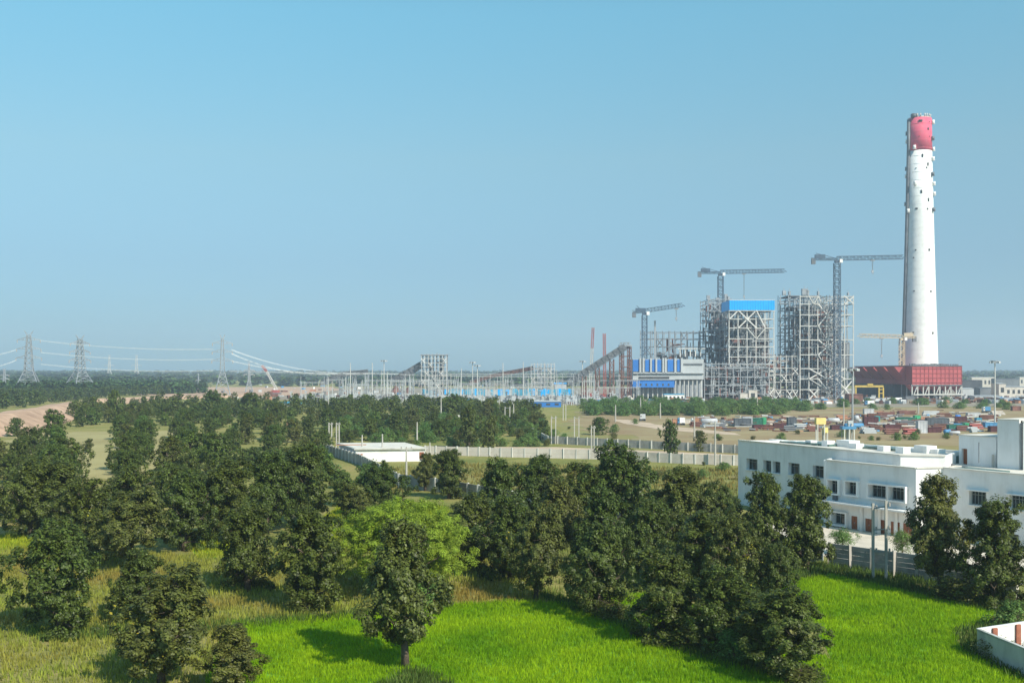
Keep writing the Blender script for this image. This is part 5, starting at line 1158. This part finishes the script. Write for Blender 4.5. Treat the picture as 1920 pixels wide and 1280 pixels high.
# unit beams stand with local y as height when they run level, so panels read upright
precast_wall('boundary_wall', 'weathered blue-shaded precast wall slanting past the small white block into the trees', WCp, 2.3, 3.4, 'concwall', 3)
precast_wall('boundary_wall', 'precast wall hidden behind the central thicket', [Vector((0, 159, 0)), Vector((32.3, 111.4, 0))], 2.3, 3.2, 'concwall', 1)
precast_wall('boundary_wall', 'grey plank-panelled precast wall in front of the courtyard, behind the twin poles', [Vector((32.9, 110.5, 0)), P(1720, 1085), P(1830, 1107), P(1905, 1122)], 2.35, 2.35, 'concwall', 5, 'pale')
precast_wall('boundary_wall', 'long pale precast wall along the near side of the service track', [P(797, 852), P(960, 857), P(1130, 861), P(1280, 869), P(1400, 873)], 2.15, 3.0, 'pale', 2, 'concrete')
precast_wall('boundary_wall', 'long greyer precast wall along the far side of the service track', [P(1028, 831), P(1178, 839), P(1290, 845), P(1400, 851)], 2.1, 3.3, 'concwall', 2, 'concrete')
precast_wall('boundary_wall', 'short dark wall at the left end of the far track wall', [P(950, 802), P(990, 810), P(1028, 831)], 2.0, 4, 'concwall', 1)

def twin_poles(label, px0, px1, base0, top0, base1=None, top1=None, arms=1, name='twin_pole_line_support'):
    b1, t1 = base1 or base0, top1 or top0; a, b = P(px0, base0), P(px1, b1); h0 = CAMH - (top0 - HZ) / FPX * a.y; h1 = CAMH - (t1 - HZ) / FPX * b.y
    root = empty(name, a, label, 'pole')
    bar(root, 'pole', a, a + Vector((0, 0, h0)), .20 + a.y * .0003, M['pole']); bar(root, 'pole', b, b + Vector((0, 0, h1)), .20 + a.y * .0003, M['pole'])
    for k in range(arms):
        f = .93 - k * .28; bar(root, 'crossarm', a + Vector((0, 0, h0 * f)), b + Vector((0, 0, h1 * f)), .12, M['steel'])
        for e, hh in ((a, h0), (b, h1)): mb = MB(); mb.tube([Vector((.25, -.2, hh * f)) + e, Vector((.25, -.2, hh * f + .35)) + e], .1, 6); mb.build('insulator', M['insul'], root, local=False)
    return root
twin_poles('twin grey concrete poles with cross ties standing before the courtyard wall', 1637, 1661.5, 1086, 943, 1090, 938, 3)
twin_poles('close pair of concrete poles at the left end of the small white block, left pair', 617, 622, 843, 792); twin_poles('close pair of concrete poles at the left end of the small white block, right pair', 631, 636, 843, 792)
twin_poles('pair of tall concrete poles left of the twin meadow poles', 1034, 1042, 832, 780); twin_poles('middle pair of concrete poles in the meadow', 1077, 1085.5, 821, 781); twin_poles('nearer pair of white concrete poles at the pale wall', 1109, 1114, 860, 798)
twin_poles('pair of short concrete poles in the far meadow edge', 1056, 1061, 788, 757); twin_poles('pair of concrete poles above the left wood', 616, 623, 778, 750); twin_poles('pair of thin poles near the plant scrub', 947, 956, 800, 762)
for (px, b, t, lab, hd) in [(762, 905, 838, 'lone concrete pole before the small white block', 'arm'), (782, 834, 791, 'white concrete pole behind the small white block', None), (717, 864, 813, 'concrete pole standing at the front of the small white block', None), (679, 862, 815, 'concrete pole at the front corner of the small white block', None),
        (806, 856, 829, 'short pole at the right end of the small white block', None), (1341, 872, 790, 'concrete pole with lamp head near the white building corner', 'arm'), (709, 778, 747, 'white pole in the middle of the switchyard wood', None), (827, 790, 745, 'pole left of the green round tree', None),
        (963, 800, 757, 'thin white pole right of the switchyard wood', None), (1154, 791, 759, 'thin pole in the meadow below the scrub belt', None), (1201, 776, 745, 'thin pole in the scrub belt, left one', None), (1238, 784, 755, 'pole in the scrub belt left of the red container', None), (1420, 776, 745, 'thin pole in the scrub belt, right one', None),
        (580, 800, 789, 'short white post in the left wood', None), (1302, 822, 780, 'thin pole left of the white tank', None), (905, 770, 740, 'white pole at the switchyard edge', None), (936, 772, 748, 'short white pole at the switchyard edge', None), (1582, 800, 752, 'thin reddish pole behind the blue tank', None), (1722, 776, 755, 'thin pole at the back of the yard', None)]:
    mast(px, b, t, lab, .1 + P(px, b).y * .00038, 'pole', hd, cat='pole', name='utility_pole')
mast(1598.5, 806, 690, 'tall slim floodlight mast with a lamp ring before the tall steel frame', .32, 'steel', 'ring', name='floodlight_mast')
mast(1865.5, 800, 676, 'tall pale floodlight mast right of the red hall', .26, 'steelw', 'ring', name='floodlight_mast')
# raised pale boards / tanks on posts behind the white building
def raised_box(label, px, base, boxt, boxb, w_, m, posts=2):
    g = P(px, base); Y = g.y; root = empty('raised_tank', g, label, 'tank stand'); W = w_ / FPX * Y; zt, zb = Z_(boxt, Y), Z_(boxb, Y)
    mb = MB(); mb.box((0, 0, (zt + zb) / 2), (W, W * .7, zt - zb)); mb.build('tank', M[m], root)
    for i in range(posts):
        for y in (-.3, .3): mb = MB(); mb.bar((W * (-.35 + .7 * i / max(1, posts - 1)), y * W, 0), (W * (-.35 + .7 * i / max(1, posts - 1)), y * W, zb), .25); mb.build('post', M['concrete'], root)
raised_box('pale yellow raised box on concrete posts behind the white building roof', 1538, 850, 783, 795, 18, 'yellowpale'); raised_box('small yellow box on a post right of the larger raised one', 1548, 850, 801, 811, 8, 'yellowpale', 2)
raised_box('blue topped raised stand on four posts beside the floodlight mast', 1590, 850, 799, 804, 26, 'tankblue', 3); raised_box('small white raised box above the blue stand', 1594, 850, 788, 794, 9, 'lgrey', 2)

# ------------------------------------------------------------------ small white block
def small_block():
    f0, f1 = Vector((-34.9, 238, 0)), Vector((-19.6, 240.5, 0)); b0, b1 = Vector((-41.5, 256, 0)), Vector((-26.3, 258, 0)); h = 2.75
    root = empty('small_white_building', f0, 'small flat-roofed white building with brown doors beside the pale wall', 'building')
    mb = MB(); mb.prism([v - f0 for v in (f0, f1, b1, b0)], 0, h); mb.build('walls', M['white'], root)
    o0 = (f0 + f1 + b0 + b1) / 4; mb = MB(); mb.prism([(o0 + (v - o0) * 1.06) - f0 for v in (f0, f1, b1, b0)], h + .02, h + .32); mb.build('roof_slab', M['concrete'], root)
    mb = MB(); mb.prism([(o0 + (v - o0) * 1.0) - f0 for v in (f0, f1, b1, b0)], h + .325, h + .36); mb.build('roof_screed', M['roof'], root)
    mb = MB(); mb.prism([(o0 + (v - o0) * 1.02 + Vector((-5, 4, 0))) - f0 for v in (f0, f0.lerp(f1, .45), b0.lerp(b1, .3), b0)], h + .37, h + .5) if False else None
    d = (f1 - f0).normalized(); rz = math.atan2(d.y, d.x)
    for t, w_, z in ((.06, 1.3, 1.1), (.95, 1.0, 1.35)): c = (f1 - f0) * t; mb = MB(); mb.box((c.x, c.y - .03, z), (w_, .12, 1.5), rz); mb.build('door', M['brown'], root)
    ld = (b0 - f0); c = ld * .35; mb = MB(); mb.box((c.x - .03, c.y, 1.6), (.12, 1.4, 1.1), math.atan2(ld.y, ld.x) - math.pi / 2); mb.build('window', M['glass'], root)
    mb = MB(); mb.box(((b0 - f0) * .6 + (f1 - f0) * .2)[:2] + (0,) if False else (-2.5, 10, h + .45), (7, .3, .18), .1); mb.build('roof_kerb', M['orange'], root)
small_block()

# ------------------------------------------------------------------ large white building
def facade_pt(A, B, px):
    k = (px - 960) / FPX; u = (k * A.y - A.x) / ((B.x - A.x) - k * (B.y - A.y)); return u
def wall_with_openings(root, A, B, h, ops, m='white', th=.35, name='wall', z0=0.0):
    """ops: (u0, u1, z0, z1) as fractions along and metres up"""
    us = sorted({0.0, 1.0, *[round(o[0], 5) for o in ops], *[round(o[1], 5) for o in ops]}); zs = sorted({z0, h, *[round(o[2], 3) for o in ops], *[round(o[3], 3) for o in ops]})
    d = B - A; n = Vector((-d.y, d.x, 0)).normalized()
    if n.y < 0: n = -n            # inward is away from the camera
    mb = MB(); V = {}
    for i, u in enumerate(us):
        for j, z in enumerate(zs):
            for s in (0, 1): V[i, j, s] = len(mb.v); mb.v.append(tuple(A + d * u + n * th * s + Vector((0, 0, z)) - Vector(root.location)))
    def solid(i, j):
        if i < 0 or j < 0 or i >= len(us) - 1 or j >= len(zs) - 1: return False
        uc, zc = (us[i] + us[i+1]) / 2, (zs[j] + zs[j+1]) / 2
        return not any(o[0] < uc < o[1] and o[2] < zc < o[3] for o in ops)
    for i in range(len(us) - 1):
        for j in range(len(zs) - 1):
            if not solid(i, j): continue
            a, b, c, e = (i, j), (i+1, j), (i+1, j+1), (i, j+1)
            mb.f.append((V[a+(0,)], V[b+(0,)], V[c+(0,)], V[e+(0,)])); mb.f.append((V[e+(1,)], V[c+(1,)], V[b+(1,)], V[a+(1,)]))
            for (p, q, nb) in ((a, b, (i, j-1)), (b, c, (i+1, j)), (c, e, (i, j+1)), (e, a, (i-1, j))):
                if not solid(*nb): mb.f.append((V[q+(0,)], V[p+(0,)], V[p+(1,)], V[q+(1,)]))
    return mb.build(name, M[m], root), n
def white_building():
    A, T = Vector((34.4, 162, 0)), Vector((48.25, 132.5, 0)); h1 = 9.7
    Sw, B, C, D = Vector((41.2, 139.8, 0)), Vector((48.4, 127.8, 0)), Vector((51.9, 128.5, 0)), Vector((63.5, 110.4, 0)); h2 = 8.5
    F_, E = Vector((45, 161.5, 0)), Vector((59, 140.5, 0)); U = Vector((53.2, 130.9, 0)); G = Vector((80, 136, 0)); K_ = Vector((75, 112, 0))
    root = empty('white_building', A, 'large two-storey flat-roofed white building with recessed windows at right', 'building'); R0 = Vector(root.location)
    def ops_from(A_, B_, lst):
        out = []
        for (x0, x1, yt, yb) in lst:
            u0, u1 = facade_pt(A_, B_, x0), facade_pt(A_, B_, x1); p = A_.lerp(B_, (u0 + u1) / 2); out.append((u0, u1, max(.02, Z_(yb, p.y)), Z_(yt, p.y)))
        return out
    def window(A_, B_, o, n, kind='win', bars=3, surround=False, depth=.28):
        u0, u1, z0, z1 = o; d = B_ - A_; L = d.length; dn = d.normalized(); rz = math.atan2(dn.y, dn.x); c = A_ + d * (u0 + u1) / 2 + n * depth; w_ = (u1 - u0) * L
        win = bpy.data.objects.new('window' if kind == 'win' else 'door', None)
        if kind == 'win':
            f = MB(); 
            for s in (-1, 1): f.box((s * (w_ / 2 - .04), 0, 0), (.08, .08, z1 - z0)); f.box((0, 0, s * ((z1 - z0) / 2 - .04)), (w_, .07, .08))
            for i in range(1, bars): f.box((-w_ / 2 + w_ * i / bars, -.01, 0), (.05, .05, z1 - z0))
            f.box((0, -.015, (z1 - z0) * .22), (w_, .04, .05))
            fo = f.build('window', M['frame'], root); fo.location = c - R0 + Vector((0, 0, (z0 + z1) / 2)); fo.rotation_euler.z = rz
            g = MB(); g.box((0, .07, 0), (w_, .03, z1 - z0)); go = g.build('pane', M['glass'], fo)
            # reveal side lit by the sun is part of the wall; surround sticks out
            if surround:
                s_ = MB(); y = -depth - .26; t = .2
                s_.box((-w_ / 2 - t / 2, y / 1, 0), (t, .5, z1 - z0 + 2 * t)); s_.box((w_ / 2 + t / 2, y, 0), (t, .5, z1 - z0 + 2 * t)); s_.box((0, y, (z1 - z0) / 2 + t / 2), (w_, .5, t)); s_.box((0, y, -(z1 - z0) / 2 - t / 2), (w_, .5, t))
                s_.build('surround', M['white'], fo)
            else:
                s_ = MB(); s_.box((0, -depth - .12, -(z1 - z0) / 2 - .05), (w_ + .2, .3, .08)); s_.build('sill', M['white'], fo)
        else:
            f = MB(); f.box((0, 0, 0), (w_, .07, z1 - z0)); fo = f.build('door', M['brown'], root); fo.location = c - R0 + Vector((0, 0, (z0 + z1) / 2)); fo.rotation_euler.z = rz
            g = MB(); g.box((-w_ * .25, -.05, 0), (w_ * .4, .04, (z1 - z0) * .86)); g.box((w_ * .25, -.05, 0), (w_ * .4, .04, (z1 - z0) * .86)); g.build('leaf', M['brown'], fo)
            g = MB(); g.box((0.05 * w_, -.09, 0), (.05, .06, .2)); g.build('handle', M['steel'], fo)
    w1 = ops_from(A, T, [(1399.5, 1420, 860, 881), (1431, 1446, 863, 885), (1448.5, 1463, 865, 887), (1478, 1499, 868, 890), (1524, 1546.5, 873, 896), (1531, 1546.5, 923, 933)])
    _, n1 = wall_with_openings(root, A, T, h1, w1, th=.7)
    for i, o in enumerate(w1): window(A, T, o, n1, 'win', 2 if i in (1, 2) else 3, depth=.55)
    w2 = ops_from(Sw, B, [(1556, 1575, 900, 924), (1589, 1610, 903, 927), (1632, 1666, 909, 933), (1669.5, 1700, 913, 938), (1563, 1589, 961, 983)])
    d2 = ops_from(Sw, B, [(1596, 1607.5, 967, 999), (1622, 1635, 972, 1004), (1645, 1660, 974, 1007), (1670, 1687, 978, 1010), (1693, 1711, 981, 1012)])
    d2 = [(a, b, .03, min(z, 3.0)) for a, b, _, z in d2]
    _, n2 = wall_with_openings(root, Sw, B, h2, w2 + d2, th=.6)
    for i, o in enumerate(w2): window(Sw, B, o, n2, 'win', 4 if i in (2, 3) else 3, True, .45)
    for o in d2: window(Sw, B, o, n2, 'door', depth=.12)
    wall_with_openings(root, B, C, h2, [])
    w3 = ops_from(C, D, [(1817, 1849, 921, 947), (1893, 1926, 929, 956), (1817, 1849, 983, 1008), (1880, 1910, 1000, 1026)])
    w3 = [o for o in w3]
    _, n3 = wall_with_openings(root, C, D, h2, w3, th=.7)
    for i, o in enumerate(w3): window(C, D, o, n3, 'win', 5, False, .55)
    for (o_, e_) in ((C, D),):
        for o in (w3[0], w3[1]):
            d = D - C; c = C + d * (o[0] + o[1]) / 2 - n3 * .25; mb = MB(); mb.box((0, 0, 0), ((o[1] - o[0]) * d.length + .6, .55, .12)); q = mb.build('sunshade', M['white'], root); q.location = c - R0 + Vector((0, 0, o[3] + .12)); q.rotation_euler.z = math.atan2(d.y, d.x)
    # blind walls round the back
    wall_with_openings(root, D, K_, h2, []); wall_with_openings(root, F_, A, h1, []) ; wall_with_openings(root, E, F_, h1, []); wall_with_openings(root, T, U, h1, [], z0=8.2)
    wall_with_openings(root, U, E, h1, [], z0=8.2); wall_with_openings(root, G, E, h2, []); wall_with_openings(root, K_, G, h2, [])
    Swb = Vector((43.3, 143.6, 0)); wall_with_openings(root, Swb, Sw, h2, [])
    loc = lambda L: [v - R0 for v in L]
    ins = .25
    def shrink(L): c = sum(L, Vector((0, 0, 0))) / len(L); return [c + (v - c) * (1 - ins / max(1, (v - c).length)) for v in L]
    mb = MB(); mb.prism(loc(shrink([A, T, U, E, F_])), 9.2, 9.4); mb.build('upper_roof', M['roof'], root)
    mb = MB(); mb.prism(loc(shrink([Sw, B, C, D, K_, G, E, U, T, Swb])), 8.0, 8.28); mb.build('lower_roof', M['roof'], root)
    # coping lines
    for (p, q, h, nm) in [(A, T, h1, 'coping'), (Sw, B, h2, 'coping'), (B, C, h2, 'coping'), (C, D, h2, 'coping'), (T, U, h1, 'coping')]:
        bar(root, nm, p + Vector((0, 0, h + .05)), q + Vector((0, 0, h + .05)), .08, M['concrete'], .62) if False else bar(root, nm, p + (q - p).normalized().cross(Vector((0, 0, -1))) * .15 + Vector((0, 0, h + .06)), q + (q - p).normalized().cross(Vector((0, 0, -1))) * .15 + Vector((0, 0, h + .06)), .62, M['roof'], .1)
    # canopy over the doors
    u0 = facade_pt(Sw, B, 1549); p, q = Sw.lerp(B, max(0, u0)) - n2 * .75, B - n2 * .75 - (B - Sw).normalized() * .3
    bar(root, 'canopy', p + Vector((0, 0, 3.3)), q + Vector((0, 0, 3.3)), 1.45, M['white'], .18)
    for t in (.42, .62, .8): c = Sw.lerp(B, t); bar(root, 'pilaster', c - n2 * .2 + Vector((0, 0, 0)), c - n2 * .2 + Vector((0, 0, 3.2)), .35, M['white'])
    # roof details
    def rbox(name, px, py, z, dims, m, rz=-1.13):
        g = P(px, py, z); mb = MB(); dims = (dims[0], dims[1], dims[2] * .62); mb.box((0, 0, dims[2] / 2), dims); o = mb.build(name, M[m], root); o.location = g - R0; o.rotation_euler.z = rz; return o
    for (px, py, z, dm, m_) in [(1505, 831.5, 9.4, (9, 2.4, .35), 'skyl'), (1545, 834.5, 9.4, (5, 2.6, .5), 'skyl'), (1640, 841, 9.4, (8, 2.2, .4), 'skyl'), (1665, 843, 9.4, (6, 2.4, .6), 'skyl'),
            (1785, 866, 8.28, (3, 2.2, 1.5), 'skyl'), (1840, 884, 8.28, (6, 2.4, .5), 'skyl')]: rbox('skylight', px, py, z, dm, m_)
    for (px, py, z, dm) in [(1457, 828, 9.4, (3, .8, .5)), (1521, 833, 9.4, (1.2, 1.2, 1.0)), (1553, 836, 9.4, (1.2, 1.4, 1.3)), (1590, 837, 9.4, (2.6, 2.0, 1.5)), (1606, 840, 9.4, (1.4, 1.4, 1.1)), (1657, 845, 9.4, (1.2, 1.2, 1.1)), (1693, 849, 9.4, (1.4, 1.2, 1.3)),
            (1735, 848, 9.4, (2.2, 1.8, 1.5)), (1715, 846, 9.4, (3.5, 2, .8)), (1752, 849, 9.4, (2.4, 1.4, .9)), (1475, 828, 9.4, (5, .8, .4))]: rbox('roof_box', px, py, z, dm, 'white', -1.13)
    for (px, py) in [(1663, 870), (1684, 873), (1703, 874), (1734, 873), (1761, 871), (1784, 872), (1809, 877), (1824, 880), (1877, 885)]: rbox('roof_drain', px, py, 8.28, (.5, .5, .35), 'steeld')
    # stair head blocks on the roof
    def block(nm, p0, p1, dep, z0, z1, ops=()):
        d = (p1 - p0); n = Vector((-d.y, d.x, 0)).normalized(); n = n if n.y > 0 else -n; L = d.length; e = [p0, p1, p1 + n * dep, p0 + n * dep]
        mb = MB(); mb.prism(loc([p0 + n * .4, p1 + n * .4, e[2], e[3]]), z0, z1 - .25); mb.build(nm + '_core', M['white'], root)
        wall_with_openings(root, p0, p1, z1, list(ops), name=nm, th=.38, z0=z0)
        mb = MB(); mb.prism(loc([v + (v - (e[0] + e[2]) / 2) * .02 for v in e]), z1 + .01, z1 + .14); mb.build('roof_cap', M['roof'], root)
    pa, pb = P(1798, 869, 8.28), P(1868, 876, 8.28); pa.z = pb.z = 0; zt = Z_(816, pa.y)
    ua = facade_pt(pa, pb, 1803); ub = facade_pt(pa, pb, 1813.5)
    block('stair_head', pa, pb, 5, 8.28, zt, [(ua, ub, 8.28, Z_(840, pa.y))])
    dd = pb - pa; c = pa + dd * (ua + ub) / 2; mb = MB(); mb.box((0, .02, 0), ((ub - ua) * dd.length, .06, Z_(840, pa.y) - 8.3)); o = mb.build('roof_door', M['brown'], root); n = Vector((-dd.y, dd.x, 0)).normalized(); n = n if n.y > 0 else -n; o.location = c + n * .33 - R0 + Vector((0, 0, (Z_(840, pa.y) + 8.3) / 2)); o.rotation_euler.z = math.atan2(dd.y, dd.x)
    pc, pd_ = P(1870, 877, 8.28), P(1911, 880, 8.28); pc.z = pd_.z = 0; block('lift_tower', pc, pd_, 6, 8.28, Z_(787, pc.y)); 
    pe = P(1911.5, 880, 8.28) + Vector((.0, -.9, 0)); pe.z = 0; block('lift_tower_side', pe, pe + Vector((5, -3, 0)), 5, 8.28, Z_(789, pc.y))
    for (px, y0, y1) in [(1880, 795, 870), (1886, 790, 872), (1900, 797, 870), (1835, 828, 866), (1917, 790, 872)]:
        g = P(px, 876, 8.28); bar(root, 'drain_pipe', Vector((g.x - .5, g.y - 1.2, Z_(y1, g.y - .2))), Vector((g.x - .5, g.y - 1.2, Z_(y0, g.y - .2))), .09, M['steeld'])
    bar(root, 'vent_pipe', P(1862, 876, 8.28), P(1862, 876, 8.28) + Vector((0, 0, 1.6)), .25, M['concrete'])
    # small vent fan on the ground-floor canopy line
    c = Sw.lerp(B, facade_pt(Sw, B, 1568)) - n2 * .2; mb = MB(); mb.box((0, 0, 0), (.6, .4, .9)); o = mb.build('wall_unit', M['steeld'], root); o.location = c - R0 + Vector((0, 0, 3.95)); o.rotation_euler.z = -1
white_building()
mb = MB(); yard = [Vector((34, 116, 0)), Vector((44, 102, 0)), Vector((60, 96, 0)), Vector((63, 109.5, 0)), Vector((51.6, 127.9, 0)), Vector((48.3, 127.2, 0)), Vector((41, 139, 0)), Vector((33, 142, 0))]
mb.v = [(v.x, v.y, .045) for v in yard]; mb.f = [tuple(range(8))]; o = mb.build('courtyard_paving', M['court']); tag(o, kind='structure')
if o.data.polygons[0].normal.z < 0: o.data.flip_normals()
# walled plot in the bottom right corner
def plot_wall():
    c = P(1834, 1180, 1.8); c.z = 0; b = Vector((46, 81.9, 0)); f = Vector((34.6, 65, 0)); h = 1.8
    root = empty('plot_wall', c, 'white plastered wall with brown posts round a plot at the bottom right corner', 'wall')
    n = 6
    for i in range(n):
        p, q = c.lerp(b, i / n), c.lerp(b, (i + 1) / n); bar(root, 'panel', p + Vector((0, 0, h / 2)), q + Vector((0, 0, h / 2)), .16, M['white'], h)
        p2 = c.lerp(b, (i + .62) / n); bar(root, 'post', p2 + Vector((.05, -.17, 0)), p2 + Vector((.05, -.17, h + .02)), .32, mat('brick_post_%d' % i, (.38, .14, .09), .9, .25, 2) if i == 0 else bpy.data.materials['brick_post_0'])
    for i in range(5):
        p, q = c.lerp(f, i / 5), c.lerp(f, (i + 1) / 5); bar(root, 'panel', p + Vector((0, 0, h / 2 - .02)), q + Vector((0, 0, h / 2 - .02)), .16, M['concrete'], h)  # front run coloured grey: the shade on its face is painted in
    bar(root, 'coping', c + Vector((0, 0, h + .05)), b + Vector((0, 0, h + .05)), .26, M['white'], .08)
    bar(root, 'coping', c + Vector((0, 0, h + .055)), f + Vector((0, 0, h + .055)), .26, M['concrete'], .08)  # coping greyed with the shaded front run
plot_wall()

# ------------------------------------------------------------------ haze
hm = bpy.data.materials.new('haze_air'); hm.use_nodes = True; hn = hm.node_tree.nodes; hn.clear()
ho = hn.new('ShaderNodeOutputMaterial'); hv = hn.new('ShaderNodeVolumePrincipled'); hv.inputs['Density'].default_value = HAZE; hv.inputs['Color'].default_value = (.66, .80, 1, 1); hv.inputs['Anisotropy'].default_value = .1
hm.node_tree.links.new(hv.outputs[0], ho.inputs['Volume'])
mb = MB(); mb.box((0, 0, 124.5), (12700, 12700, 251)); o = mb.build('haze', hm); tag(o, 'thin pale haze lying over the whole plain', 'haze', kind='stuff')

# unused prototypes leave nothing behind at the origin
for pr in HI + MID + BUSH + [ACACIA, FEATHER]:
    if not pr.used:
        for k in pr.kids: bpy.data.objects.remove(k)
        bpy.data.objects.remove(pr.root)
